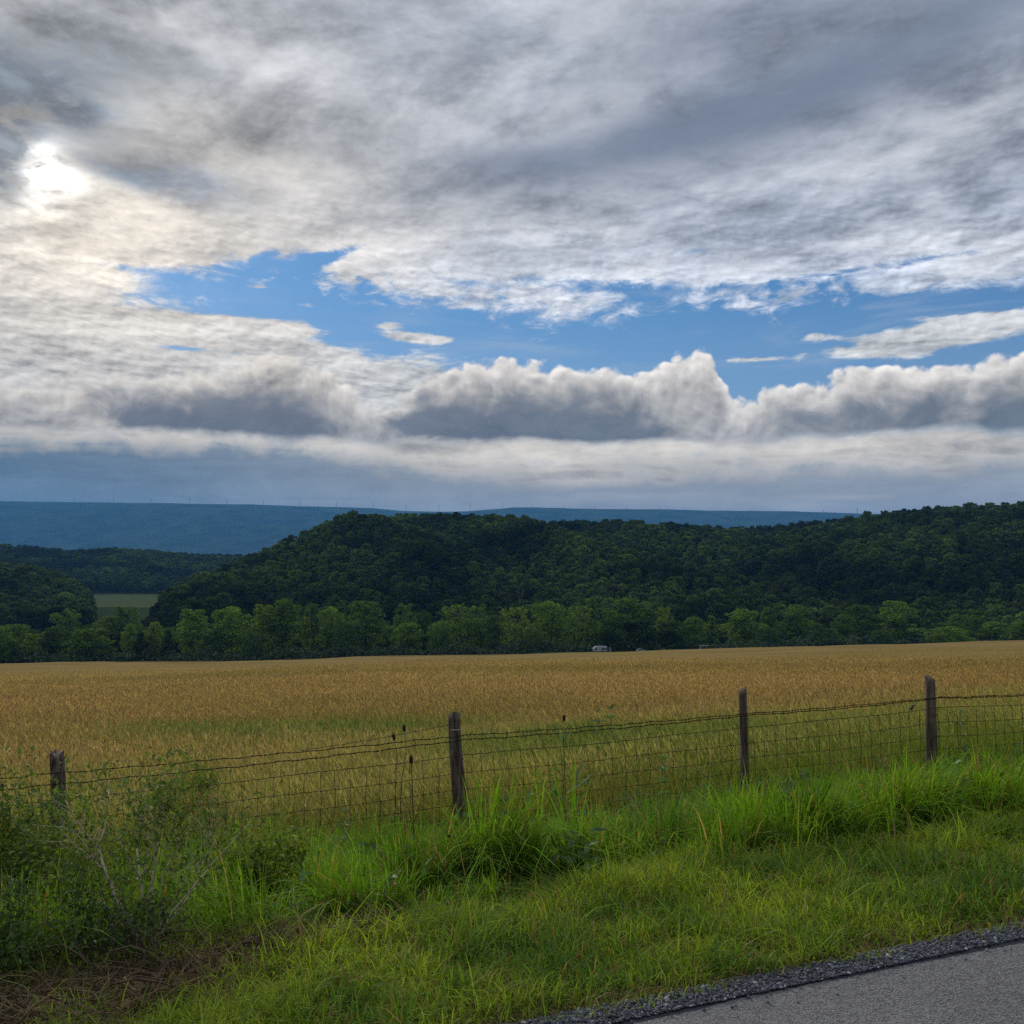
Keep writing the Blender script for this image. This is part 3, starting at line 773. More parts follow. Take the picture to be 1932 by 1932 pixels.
BR, MG, DK, OL, YG, BL, RD = ((.064, .102, .026), (.048, .080, .024), (.026, .044, .018), (.050, .070, .024), (.080, .112, .024), (.036, .062, .028), (.042, .044, .022))
LINE = [
 (6, 1184, 46, 'dome', MG, 430, 'mid green tree cut by the left edge of the picture'),
 (64, 1196, 34, 'tall', YG, 440, 'thin yellowish tree left of the bare pale trunk'),
 (30, 1210, 50, 'low', DK, 432, 'low dark tree at the foot of the left end of the tree line'),
 (99, 1184, 46, 'tall', DK, 446, 'dark ragged tree with a bare pale trunk showing low down'),
 (128, 1152, 56, 'round', MG, 520, 'green domed tree rising behind the dark tree with the pale trunk'),
 (170, 1186, 92, 'dome', MG, 448, 'very wide green tree low in front, left of the valley gap'),
 (208, 1163, 48, 'round', OL, 510, 'olive tree behind the very wide green tree'),
 (240, 1146, 58, 'tall', MG, 520, 'tall green tree standing just under the pale valley field'),
 (250, 1178, 32, 'round', BR, 478, 'bright round small tree in front of the tree under the valley field'),
 (293, 1174, 34, 'tall', YG, 490, 'narrow yellow green tree in the dip left of the tall line'),
 (267, 1194, 42, 'spire', DK, 456, 'dark pointed evergreen shaped tree below the narrow yellow green one'),
 (288, 1197, 34, 'round', RD, 458, 'small tree with dull reddish brown leaves'),
 (320, 1188, 34, 'spire', DK, 462, 'narrow dark tree beside the thin pale trunk'),
 (366, 1151, 60, 'tall', BR, 474, 'first tall bright tree from the left, with a flat green top'),
 (410, 1186, 40, 'round', BL, 470, 'blue green tree filling the gap after the first tall bright tree'),
 (440, 1147, 86, 'dome', BR, 478, 'broad bright tree sloping up to the right'),
 (499, 1142, 46, 'tall', YG, 486, 'yellow topped tree against the tallest tree of the left half'),
 (483, 1193, 44, 'low', BL, 464, 'small dark round tree in front of the yellow topped one'),
 (535, 1131, 66, 'tall', MG, 482, 'tallest tree of the left half, with a rounded grey green head'),
 (580, 1152, 24, 'spire', YG, 478, 'small bright narrow tree tucked beside a round grey green one'),
 (592, 1142, 42, 'round', BL, 500, 'round ball topped grey green tree'),
 (628, 1148, 54, 'dome', BR, 480, 'bright tree right of the ball topped grey green tree'),
 (690, 1136, 82, 'tall', MG, 482, 'large smooth headed tree at the middle left of the line'),
 (655, 1172, 46, 'low', BL, 468, 'low dark tree under the large smooth headed one'),
 (762, 1140, 48, 'spiky', MG, 486, 'feathery tree with several upright tips'),
 (800, 1153, 40, 'round', DK, 498, 'dark round tree set back in a notch of the line'),
 (772, 1176, 56, 'dome', BR, 470, 'lower green tree below the feathery one'),
 (826, 1178, 40, 'low', MG, 474, 'low tree stepping up to a bright spiky pair'),
 (862, 1142, 60, 'spiky', BR, 482, 'left tree of the bright spiky topped pair'),
 (902, 1142, 54, 'spiky', BR, 484, 'right tree of the bright spiky topped pair'),
 (932, 1161, 36, 'round', BL, 478, 'shaded tree between the spiky pair and the yellowest tree'),
 (974, 1147, 66, 'spiky', YG, 482, 'yellowest tree of the line, with a ragged top'),
 (1008, 1190, 38, 'low', OL, 468, 'pale drooping small tree at the foot of the yellowest one'),
 (1040, 1137, 82, 'dome', BR, 482, 'big full tree with a bright top left of the white camper'),
 (1098, 1145, 58, 'spiky', BR, 486, 'bright loose tree above the white camper'),
 (1117, 1130, 26, 'spire', MG, 494, 'slim pointed tree rising just behind the one above the camper'),
 (1184, 1129, 98, 'tall', MG, 488, 'widest and highest tree mass right of the camper'),
 (1150, 1168, 54, 'dome', DK, 476, 'dark tree sheltering the white camper'),
 (1212, 1168, 62, 'dome', DK, 478, 'dark rounded tree right of the camper shelter tree'),
 (1252, 1147, 36, 'spiky', YG, 492, 'small bright spiky tree behind the dark hedge of trees'),
 (1262, 1171, 62, 'dome', DK, 478, 'last dark tree of the hedge before the grey shed'),
 (1308, 1166, 52, 'round', MG, 482, 'green shouldered tree above the grey shed'),
 (1341, 1162, 30, 'spire', BR, 486, 'bright narrow cone shaped tree right of the grey shed'),
 (1402, 1149, 68, 'round', BR, 486, 'bright two humped tree above the third fence post'),
 (1449, 1147, 38, 'round', BL, 500, 'grey green ball shaped tree next to the two humped one'),
 (1452, 1186, 40, 'low', BL, 474, 'low shaded tree under the grey green ball shaped one'),
 (1500, 1141, 54, 'round', MG, 488, 'tall egg shaped tree standing clear of the wooded slope'),
 (1546, 1184, 56, 'low', BL, 474, 'low bushy tree right of the egg shaped one'),
 (1590, 1159, 40, 'tall', MG, 482, 'lighter green tree leaning on a broad dark one'),
 (1624, 1142, 56, 'tall', BL, 490, 'broad darker tree left of the pale limbed one'),
 (1686, 1135, 68, 'tall', BR, 486, 'tall tree with a pale forked trunk showing in its crown'),
 (1660, 1190, 50, 'low', BL, 472, 'dark low tree at the foot of the pale limbed one'),
 (1716, 1192, 40, 'low', DK, 474, 'dark bush sized tree right of the pale limbed one'),
 (1802, 1160, 36, 'round', MG, 490, 'upper knob of green tree above a wide spreading one'),
 (1786, 1184, 86, 'low', BR, 474, 'wide spreading green tree above the fourth fence post'),
 (1842, 1168, 32, 'tall', BL, 490, 'narrow shaded tree between the spreading and the round one'),
 (1876, 1174, 56, 'round', BR, 478, 'full round bright green tree second from the right edge'),
 (1928, 1171, 54, 'round', MG, 480, 'round green tree cut by the right edge of the picture'),
]
for (px, py, wpx, kd, tn, Y, lab) in LINE:
    tree('broadleaf_tree' if kd != 'spire' else 'narrow_tree', px, py, wpx, kd, tn, Y, lab, 'trees along the creek',
         pale=('pale' in lab and ('trunk' in lab or 'limbed' in lab) and 'left of' not in lab and 'foot' not in lab and 'right of' not in lab and 'behind' not in lab))
rr = random.Random(5)
for k in range(64):                                        # a second row, mostly hidden
    px = -70 + k * 32 + rr.uniform(-10, 10)
    Y = 512 + rr.uniform(0, 34) if px > 60 else 470 + rr.uniform(0, 30)
    tree('hidden_tree', px, 1184 + rr.uniform(-10, 14), rr.uniform(56, 76), rr.choice(('round', 'dome', 'tall')),
         rr.choice((DK, MG, BL, OL)), Y, 'dark tree half hidden behind the front row of the creek tree line', 'half hidden trees of the second row')
for px, Y in ((2010, 486), (2075, 500), (-50, 432), (-110, 438), (2140, 492), (-170, 440)):
    tree('hidden_tree', px, 1165, 80, 'round', MG, Y, 'dark tree half hidden behind the front row of the creek tree line', 'half hidden trees of the second row')

# brush at the foot of the trees: a continuous tangle
rng = np.random.default_rng(77)
n = 34000
px = rng.uniform(-200, 2150, n)
Y = np.interp(px, [-200, 0, 150, 300, 1932, 2150], [424, 426, 440, 458, 470, 472]) + rng.normal(0, 3.0, n) + np.abs(rng.normal(0, 5, n))
x = (px - C_PX) / F_PX * Y
hh = 1.2 + 9.0 * fbm(x / 9.0, Y / 9.0, 9, 3) ** 2.0 
z = ground_z(x, Y) + rng.uniform(0, 1, n) ** 0.8 * hh
gap = (px > 1110) & (px < 1340)
keep = ~gap | (rng.random(n) < 0.5)
Y = np.where(gap, Y + 8, Y)
C = np.stack([x, Y, z], -1)[keep]
V, q = cards(C, np.tile([[0, -0.5, 0.6]], (len(C), 1)), 0.6, rng, 0.9)
tb = (np.array([[.030, .052, .014]]) * rng.uniform(0.6, 1.4, (len(C), 1)))
M_brush = leafy('brush_leaves', 0.25, 0.02, 0.6)
tag(ob('undergrowth', mesh_np('undergrowth', V, q, None, np.repeat(tb, 4, 0), False, (M_brush,))), kind='stuff')

# bare dead tree up on the slope
def snag(px, py_top, py_base, Y, label):
    b = MB(); X_ = (px - C_PX) / F_PX * Y; zt = at(px, py_top, Y).z; zb = min(at(px, py_base, Y).z, float(ground_z(X_, Y)) + 20) 
    zb = float(ground_z(X_, Y)); h = zt - zb
    b.tube([(0, 0, -0.5), (0.1, 0, h * .5), (-.4, 0, h * .8), (-.9, 0, h)], [.30, .22, .13, .05], 6)
    b.tube([(0.1, 0, h * .5), (1.4, .2, h * .72), (1.9, .3, h * .95)], [.18, .13, .05], 5)
    b.tube([(1.2, .2, h * .68), (2.6, .2, h * .85), (3.2, 0, h * .97)], [.15, .1, .04], 5)
    b.tube([(-.3, 0, h * .74), (-1.6, -.3, h * .9)], [.12, .04], 5)
    o = b.build('dead_tree', plain('grey_deadwood', (0.13, 0.12, 0.11), 0.9, 0.2), None, True); o.location = (X_, Y, zb)
    tag(o, label, 'dead tree')
snag(980, 1108, 1150, 640, 'bare pale dead tree forking among the dark trees of the hillside')
# ------------------------------------------------------------------ things at the tree line
M_white = plain('white_paint', (0.27, 0.28, 0.29), 0.5, 0.06)
M_glass = plain('dark_glass', (0.012, 0.014, 0.018), 0.15, 0.1, 3, 0.5)
M_rubber = plain('rubber', (0.02, 0.02, 0.02), 0.85, 0.1)
M_grey = plain('weathered_board', (0.16, 0.155, 0.14), 0.85, 0.25, 3)
M_green = plain('pale_green_paint', (0.22, 0.27, 0.22), 0.4, 0.06)
M_steel = plain('dull_steel', (0.10, 0.105, 0.11), 0.55, 0.15, 3, 0.4, 0.6)

def place(px, py, Y):
    X_ = (px - C_PX) / F_PX * Y
    return X_, Y, float(ground_z(X_, Y))

def camper():
    Y = 462; x, y, z = place(1131, 1227, Y)
    e = tag(empty('camper_trailer', (x, y, z + 0.0), R(4)), 'white camper trailer with dark windows parked under the trees at the far field edge', 'camper')
    b = MB(); prof = [(-3.3, 0.55), (3.2, 0.55), (3.3, 2.5), (3.1, 2.75), (-2.2, 2.75), (-3.3, 1.75)]
    b.prism(prof, -1.15, 1.15); body = b.build('body', M_white, e)
    def panel(nm, x0, x1, z0, z1, m, par):
        b = MB(); b.box(((x0 + x1) / 2, -1.17, (z0 + z1) / 2), (x1 - x0, 0.05, z1 - z0)); return b.build(nm, m, par)
    for x0, x1, z0, z1 in ((-2.3, -1.6, 1.35, 2.0), (0.75, 1.75, 1.25, 2.05), (2.2, 3.0, 1.3, 2.05)):
        w_ = panel('window', x0 - .06, x1 + .06, z0 - .06, z1 + .06, M_steel, e)
        b = MB(); b.box(((x0 + x1) / 2, -1.2, (z0 + z1) / 2), (x1 - x0, 0.03, z1 - z0)); b.build('pane', M_glass, w_)
    d = panel('door', -0.5, 0.2, 0.65, 2.45, M_white, e); b = MB(); b.box((0.1, -1.21, 1.5), (.06, .05, .16)); b.build('handle', M_steel, d)
    for x0 in (0.3, 1.15):
        b = MB()
        for k in range(16):
            a0, a1 = k * math.pi / 8, (k + 1) * math.pi / 8
            b.add([(x0, -1.18, .36), (x0 + .36 * math.cos(a0), -1.18, .36 + .36 * math.sin(a0)), (x0 + .36 * math.cos(a1), -1.18, .36 + .36 * math.sin(a1))], [(0, 1, 2)])
            b.add([(x0 + .36 * math.cos(a), yy, .36 + .36 * math.sin(a)) for yy in (-1.18, -.95) for a in (a0, a1)], [(0, 1, 3, 2)])
        b.build('wheel', M_rubber, e)
    b = MB(); b.box((0.6, 0, 2.87), (0.9, 0.7, 0.22)); b.build('roof_vent', M_white, e)
    b = MB(); b.tube([(-3.2, -.6, .5), (-4.4, 0, .5)], .06); b.tube([(-3.2, .6, .5), (-4.4, 0, .5)], .06); b.tube([(-4.3, 0, .5), (-4.3, 0, 0)], .05); b.build('hitch', M_steel, e)
camper()

def sign_post():
    x, y, z = place(1150, 1227, 464)
    e = tag(empty('storage_locker', (x, y, z), 0), 'narrow pale upright locker standing right of the white camper', 'locker')
    b = MB(); b.box((0, 0, 1.0), (0.95, 0.9, 2.0)); b.build('cabinet', M_white, e)
    b = MB(); b.prism([(-.58, 2.0), (.58, 2.0), (.5, 2.12), (-.5, 2.2)], -.55, .55); b.build('roof', M_grey, e)
    b = MB(); b.box((0, -.47, 1.0), (.72, .04, 1.7)); dd = b.build('door', M_grey, e)
sign_post()

def car():
    x, y, z = place(1208, 1225, 466)
    e = tag(empty('parked_car', (x, y, z), R(6)), 'small pale green car parked in tree shade between camper and shed', 'car')
    b = MB(); prof = [(-2.2, .35), (2.2, .35), (2.25, .75), (1.9, .92), (1.05, 1.0), (.45, 1.48), (-1.1, 1.5), (-1.75, 1.0), (-2.2, .92)]
    b.prism(prof, -.82, .82); b.build('body', M_green, e)
    for pr in ([(.92, 1.03), (.38, 1.41), (-.2, 1.43), (-.2, 1.03)], [(-.3, 1.03), (-.3, 1.43), (-1.02, 1.43), (-1.5, 1.03)]):
        b = MB(); b.prism(pr, -.845, -.815); b.build('side_window', M_glass, e)
    for x0 in (-1.35, 1.4):
        b = MB(); b.tube([(x0, -.86, .33), (x0, -.62, .33)], .33, 16); w_ = b.build('wheel', M_rubber, e)
        b = MB(); b.tube([(x0, -.875, .33), (x0, -.8, .33)], .18, 12); b.build('rim', M_steel, w_)
    for yy in (-.6, .6):
        b = MB(); b.box((2.24, yy, .72), (.06, .3, .14)); b.build('headlight', M_white, e)
car()

def shed():
    x, y, z = place(1326, 1222, 470)
    e = tag(empty('field_shed', (x, y, z + 0.0), R(3)), 'low grey open shed with a white end panel at the crest of the field', 'shed')
    b = MB(); b.prism([(-2.2, 2.15), (2.2, 2.35), (2.2, 2.5), (-2.3, 2.3)], -1.4, 1.2); b.build('roof', M_grey, e)
    b = MB(); b.box((0, 1.0, 1.15), (4.1, .08, 2.2)); b.build('back_wall', M_grey, e)
    b = MB(); b.prism([(-2.2, 0), (-1.85, 0), (-1.7, 2.15), (-2.05, 2.15)], -1.25, .95); b.build('end_panel', M_white, e)
    for x0 in (-.6, .7, 1.95):
        b = MB(); b.box((x0, -1.2, 1.1), (.14, .14, 2.25)); b.build('post', M_grey, e)
    b = MB(); b.box((.1, -1.2, .95), (3.8, .05, .16)); b.build('rail', M_grey, e)
shed()

# slim masts in a row along the far ridge
def mast_mesh(H):
    b = MB(); w0, w1 = 3.6, 0.9
    for sx in (-1, 1):
        for sy in (-1, 1): b.tube([(sx * w0, sy * w0, -8), (sx * w1, sy * w1, H)], [0.55, 0.45], 4)
    n = 9
    for k in range(n):
        f0, f1 = k / n, (k + 1) / n; a0, a1 = w0 + (w1 - w0) * f0, w0 + (w1 - w0) * f1
        for (p, q_) in (((-1, -1), (1, -1)), ((1, -1), (1, 1)), ((1, 1), (-1, 1)), ((-1, 1), (-1, -1))):
            b.tube([(p[0] * a0, p[1] * a0, H * f0), (q_[0] * a1, q_[1] * a1, H * f1)], .26, 3)
    return b
M_mast = plain('galvanised_lattice', (0.05, 0.055, 0.06), 0.7, 0.1)
MAST_H = 52.0
leg = mast_mesh(MAST_H).mesh('lattice', M_mast)
def bar(pts, r):
    b = MB(); b.tube(pts, r, 4); return b
ARMS = [bar([(-wd, 0, MAST_H * f), (wd, 0, MAST_H * f)], [.35, .35]).mesh('cross_arm', M_mast) for f, wd in ((.72, 9), (.84, 7.5), (.95, 6))]
TIP = bar([(0, 0, MAST_H * .98), (0, 0, MAST_H * 1.12)], [.4, .2]).mesh('antenna', M_mast)
MASTS = [(65, 9), (139, 8), (213, 10), (284, 9), (357, 11), (427, 13), (497, 9), (566, 14), (634, 11), (704, 12), (766, 12), (828, 13), (887, 15), (948, 12), (1006, 7), (1064, 5), (1123, 7), (1182, 6), (1244, 5), (1554, 6), (1618, 12), (1679, 10)]
# labels name what each stands over or between
MLAB = {0: 'leftmost slim mast on the blue ridge', 7: 'tall slim mast over the left slope of the wooded hill', 10: 'slim mast just left of the dip in the ridge', 11: 'slim mast standing in the dip of the ridge',
        12: 'tallest slim mast, at the foot of the low rise in the ridge', 13: 'slim mast on top of the low rise in the ridge', 14: 'shorter mast right of the low rise in the ridge', 20: 'slim mast next to last before the hill hides the ridge', 21: 'rightmost slim mast where the near hill meets the ridge'}
for i, (px, hp) in enumerate(MASTS):
    X_ = (px - C_PX) / F_PX * R_D; z = float(ground_z(X_, R_D))
    e = empty('mast', (X_, R_D, z), 0.0)
    k = max(hp / F_PX * R_D / MAST_H, .5)
    grp = 'masts along the far ridge'
    lab = MLAB.get(i, 'slim grey mast in the row along the left half of the far blue ridge' if i < 10 else 'short faint mast in the row along the right half of the far ridge')
    tag(e, lab, 'mast', grp)
    for nm, m in [('lattice', leg), ('antenna', TIP)] + [('cross_arm', a) for a in ARMS]:
        o = ob(nm, m, e); o.scale = (1, 1, k)
# ------------------------------------------------------------------ wire fence along the field
M_post = None
m, t = new_mat('weathered_post'); P = objc(t)
a = noise(t, scale_v(t, P, 26, 26, 2.6), 1.0, 6, 0.65, 0.6); b_ = noise(t, scale_v(t, P, 9, 9, 6), 1.0, 5, 0.6); cch = noise(t, scale_v(t, P, 70, 70, 5), 1.0, 4, 0.6)
c = mix(t, sstep(t, a, 0.32, 0.68), (0.026, 0.020, 0.016), (0.155, 0.122, 0.100))
c = mix(t, sstep(t, b_, 0.54, 0.70) * 0.7, c, (0.075, 0.052, 0.022))
c = mix(t, sstep(t, cch, 0.64, 0.74) * 0.6, c, (0.20, 0.185, 0.175))
finish(t, principled(t, c, 0.95, 0.1, a, 1.0, 0.02)); M_post = m
M_wire = plain('rusty_wire', (0.034, 0.018, 0.010), 0.9, 0.35, 40, 0.15)

P2 = np.array([-0.57, 10.5])
POST_S = [-7.6, -3.85, 0.0, 3.49, 6.27, 9.6, 13.2]
TOP_PX = [(-765, 1490), (120, 1418), (862, 1346), (1397, 1300), (1750, 1277), (2105, 1262), (2400, 1248)]
WIRE_PX = {'a': [1530, 1450, 1382, 1341.5, 1312, 1296, 1284], 'b': [1556, 1470, 1390, 1344.5, 1313.5, 1297, 1285], 'w': [1590, 1499, 1418, 1366, 1331, 1312, 1298]}
def fence_xy(s): return P2[0] + ROAD_DIR[0] * s, P2[1] + ROAD_DIR[1] * s
def z_at(py, s): 
    x, y = fence_xy(s); return EYE + (HOR - py) / F_PX * y

fence = tag(empty('wire_fence', (P2[0], P2[1], float(ground_z(*P2)))), 'old sagging farm fence of wooden posts, barbed strands and rusty woven wire', 'fence')
F0 = Vector(fence.location)
rr = random.Random(3)
POSTLOOK = [(0.085, 0.0, 0.0, 'round'), (0.068, 0.07, 0.02, 'square'), (0.073, 0.085, -0.02, 'split'), (0.053, -0.005, 0.01, 'round'), (0.068, 0.055, 0.0, 'round'), (0.08, 0.0, 0.0, 'round'), (0.08, 0.0, 0.0, 'round')]
PLAB = {1: 'square topped dark post rising from the bush', 2: 'thick split post with a mossy brown face and wire band', 3: 'thinnest post, straight with a flat cut top', 4: 'grey leaning post with a chipped top'}
for i, s in enumerate(POST_S):
    x, y = fence_xy(s); zt = z_at(TOP_PX[i][1], s); zg = float(ground_z(x, y)) - 0.35
    r, lx, ly, look = POSTLOOK[i]
    if i == 0: x_t = x
    nseg, nr_ = 18, 26
    V, Fc = [], []
    H = zt - zg
    ph = rr.uniform(0, 6)
    for j in range(nr_ + 1):
        f = j / nr_; zz = zg + H * f
        for k in range(nseg):
            a = k * 2 * math.pi / nseg
            ra = r * (1.10 - 0.2 * f)
            if look == 'square': ra *= 0.86 / max(abs(math.cos(a + .3)), abs(math.sin(a + .3))) ** 0.75
            if look == 'split': ra *= 1.0 + 0.10 * math.cos(2 * a + 1 + f) + 0.06 * math.cos(3 * a + 5 * f)
            ra *= 1 + 0.06 * math.sin(5 * a + ph + 3 * f) + 0.07 * (float(vnoise(np.array(a * 2.2 + 50 * i), np.array(f * 9.0 + 3), 60)) - .5) + 0.05 * (float(vnoise(np.array(a * 7.0), np.array(f * 26.0 + i), 61)) - .5)
            sway = 0.014 * math.sin(f * 4 + ph)
            ox, oy = -lx * (f - 0.6) + sway, -ly * f
            tz = zz + (rr.uniform(-.02, .02) + (0.03 * math.cos(a + ph)) if j == nr_ else 0)
            V.append((x + ox + ra * math.cos(a) - F0.x, y + oy + ra * math.sin(a) - F0.y, tz - F0.z))
    for j in range(nr_):
        for k in range(nseg): Fc.append((j * nseg + k, j * nseg + (k + 1) % nseg, (j + 1) * nseg + (k + 1) % nseg, (j + 1) * nseg + k))
    cx, cy = sum(v[0] for v in V[-nseg:]) / nseg, sum(v[1] for v in V[-nseg:]) / nseg
    V.append((cx, cy, zt - F0.z - 0.018)); k0 = nr_ * nseg
    for k in range(nseg): Fc.append((k0 + k, k0 + (k + 1) % nseg, len(V) - 1))
    b = MB(); b.add(V, Fc); o = b.build('post', M_post, fence, True)
    if i in PLAB: o['label'] = PLAB[i]
    if i == 2:
        b = MB(); zz = zt - 0.145 - F0.z; yf = y - r * 1.05 - 0.01
        b.tube([(x - .055 - .02, yf - F0.y, zz), (x + .0, yf - .012 - F0.y, zz + .003), (x + .055 , yf - F0.y, zz + .004)], 0.0035, 5)
        for v in range(len(b.v)): b.v[v] = (b.v[v][0] - F0.x, b.v[v][1], b.v[v][2])
        b.build('wire_band', plain('bright_wire', (0.30, 0.28, 0.24), 0.5, 0.1), o)

def fence_pt(s, zrel, out=0.0):
    x, y = fence_xy(s)
    return Vector((x + ROAD_NRM[0] * (-0.10 + out) - F0.x, y + ROAD_NRM[1] * (-0.10 + out) - F0.y, zrel - F0.z))
def wire_z(key, s, sag=0.0):
    zs = [z_at(WIRE_PX[key][i], POST_S[i]) for i in range(len(POST_S))]
    z = float(np.interp(s, POST_S, zs))
    i = max(0, min(len(POST_S) - 2, int(np.searchsorted(POST_S, s)) - 1)); f = (s - POST_S[i]) / (POST_S[i + 1] - POST_S[i])
    return z - sag * 4 * f * (1 - f)
def strand(key, sag, name, s0, s1, twist=True, off=0.0, barbs=True, rad=0.0026):
    b = MB(); N = int((s1 - s0) / 0.02)
    if twist:
        for ph in (0, math.pi):
            pts = []
            for i in range(N + 1):
                s = s0 + (s1 - s0) * i / N; a = s * 70 + ph
                wv = 0.004 * math.sin(s * 9.1) + 0.003 * math.sin(s * 23)
                pts.append(fence_pt(s, wire_z(key, s, sag) + wv + off * (1 if True else 0) + 0.0032 * math.sin(a), 0.0032 * math.cos(a)))
            b.tube(pts, rad * 0.8, 4)
    if barbs:
        s = s0
        while s < s1:
            p = fence_pt(s, wire_z(key, s, sag) + 0.004 * math.sin(s * 9.1) + 0.003 * math.sin(s * 23) + off)
            b.blob(p, (.013, .006, .0065), 6, 4)
            for d in ((.01, .01, .022), (-.012, .008, -.020), (.004, -.02, .014)):
                b.tube([p, p + Vector(d)], [.0022, .0008], 4)
            s += 0.125 + 0.01 * math.sin(s * 7)
    return b.build(name, M_wire, fence, True)
strand('a', 0.012, 'barbed_wire', -7.6, 13.2, rad=0.0034)
strand('b', 0.02, 'barbed_wire', -7.6, 13.2, rad=0.0042)
# a slack third strand leaving the top of the split post to the left
b = MB(); pts = []
for i in range(60):
    f = i / 59; s = -0.12 - 1.55 * f
    z = z_at(1360, 0) * (1 - f) + wire_z('a', s) * f - 0.05 * 4 * f * (1 - f) * .5
    pts.append(fence_pt(s, z + 0.003 * math.sin(i * 1.3)))
b.tube(pts, 0.0028, 4); b.build('loose_wire', M_wire, fence, True)
# woven wire
DROPS = [0.0, 0.187, 0.360, 0.512, 0.652, 0.780, 0.90]
b = MB()
for k, d in enumerate(DROPS):
    pts = [fence_pt(s, wire_z('w', s, 0.015) - d + 0.006 * math.sin(s * 3.1 + k) + 0.003 * math.sin(s * 41)) for s in np.arange(-7.6, 13.2, 0.05)]
    b.tube(pts, 0.0030 if k else 0.0036, 4)
s = -7.55; j = 0
while s < 13.1:
    z0 = wire_z('w', s, 0.015); bow = 0.035 * (0.4 + float(vnoise(np.array(s * 0.8), np.array(3.0), 5))) * (1 if s > 0 else 0.35)
    pts = []
    for i in range(15):
        f = i / 14; d = DROPS[-1] * f
        pts.append(fence_pt(s + bow * math.sin(min(1, f * 2.4) * math.pi / 2) + 0.006 * math.sin(f * 17 + j), z0 - d, 0.05 * bow * math.sin(f * 6)))
    b.tube(pts, 0.0029, 4)
    for d in DROPS[1:5]:
        f = d / DROPS[-1]
        b.blob(fence_pt(s + bow * math.sin(min(1, f * 2.4) * math.pi / 2), z0 - d), (.007, .006, .006), 5, 3)
    s += 0.152 + 0.012 * math.sin(j * 2.3); j += 1
b.build('woven_wire', M_wire, fence, True)

# small black bird on the top strand of the mesh
M_bird = plain('black_feathers', (0.010, 0.010, 0.012), 0.6, 0.2, 20)
sb_ = 5.88; fp = fence_pt(sb_, wire_z('w', sb_, 0.015) + 0.005) + F0
bird = tag(ob('bird', None), 'small black bird perched on the woven wire left of the fourth fence post', 'bird') if False else None
b = MB()
tilt = Matrix.Rotation(R(38), 3, 'Y')
def bp(x, y, z): return tilt @ Vector((x, y, z))
rings = [(-.075, .004, 0), (-.055, .011, 0), (-.03, .022, -.002), (0, .030, -.002), (.028, .027, .002), (.045, .018, .010), (.058, .019, .016), (.072, .015, .018), (.082, .007, .017), (.098, .0015, .014)]
vs, fs = [], []
for (x, r, z) in rings:
    for k in range(10):
        a = k * math.pi / 5; vs.append(bp(x, r * math.cos(a) * 0.9, z + r * math.sin(a)))
for i in range(len(rings) - 1):
    for k in range(10): fs.append((i * 10 + k, i * 10 + (k + 1) % 10, (i + 1) * 10 + (k + 1) % 10, (i + 1) * 10 + k))
b.add(vs, fs)
b.add([bp(-.05, -.012, .004), bp(-.05, .012, .004), bp(-.145, .020, .0), bp(-.15, -.020, .0), bp(-.05, 0, .012), bp(-.147, 0, .006)], [(0, 3, 5, 4), (4, 5, 2, 1), (0, 1, 2, 3)])
for sg in (-1, 1):
    b.add([bp(.035, sg * .026, .018), bp(.0, sg * .034, .004), bp(-.05, sg * .022, -.002), bp(-.095, sg * .010, .010), bp(-.02, sg * .018, .026)], [(0, 1, 2, 3, 4)])
    b.tube([bp(-.004, sg * .010, -.026), Vector((-.006, sg * .010, -.052))], .0022, 4)
birdo = b.build('bird', M_bird, None, True); birdo.location = fp + Vector((0, 0, .033)); birdo.rotation_euler = (0, 0, R(200)); birdo.scale = (.62, .62, .62)
tag(birdo, 'small black bird perched on the woven wire beside the grey leaning post', 'bird')

# ------------------------------------------------------------------ grasses
def blades(bx, by, h, width, bend, dirn, face, col, nseg=3, z0=None, tipcol=None):
    n = len(bx)
    bz = ground_z(bx, by) if z0 is None else z0
    B = np.stack([bx, by, bz - 0.01], -1)
    D = np.stack([np.cos(dirn), np.sin(dirn), np.zeros(n)], -1); Wd = np.stack([np.cos(face), np.sin(face), np.zeros(n)], -1)
    V = np.empty((n, 2 * nseg + 1, 3)); Cc = np.empty((n, 2 * nseg + 1, 3))
    for i in range(nseg + 1):
        f = i / nseg
        out = bend * f * f; up = f - 0.42 * np.clip(bend, 0, 1.4) * f ** 3
        p = B + (h * up)[:, None] * np.array([0, 0, 1.0]) + (h * out)[:, None] * D
        cc = col if tipcol is None else col * (1 - f ** 1.5) + tipcol * f ** 1.5
        if i < nseg:
            w_ = (width * (1 - 0.75 * f ** 1.6) * 0.5)[:, None]
            V[:, 2 * i] = p - Wd * w_; V[:, 2 * i + 1] = p + Wd * w_; Cc[:, 2 * i] = cc; Cc[:, 2 * i + 1] = cc
        else: V[:, 2 * i] = p; Cc[:, 2 * i] = cc
    m_ = 2 * nseg + 1; k = np.arange(n)[:, None] * m_
    qs = [np.concatenate([k + 2 * i, k + 2 * i + 1, k + 2 * i + 3, k + 2 * i + 2], 1) for i in range(nseg - 1)]
    q = np.stack(qs, 1).reshape(-1, 4) if qs else np.zeros((0, 4), int)
    tr = np.concatenate([k + 2 * nseg - 2, k + 2 * nseg - 1, k + 2 * nseg], 1)
    return V.reshape(-1, 3), q, tr, Cc.reshape(-1, 3)

class Heap:
    def __init__(s): s.V, s.q, s.t, s.c, s.n = [], [], [], [], 0
    def add(s, V, q, t, c):
        s.V.append(V); s.c.append(c)
        if len(q): s.q.append(q + s.n)
        if len(t): s.t.append(t + s.n)
        s.n += len(V)
    def build(s, name, mat):
        return ob(name, mesh_np(name, np.concatenate(s.V), np.concatenate(s.q) if s.q else None, np.concatenate(s.t) if s.t else None, np.concatenate(s.c), False, (mat,)))

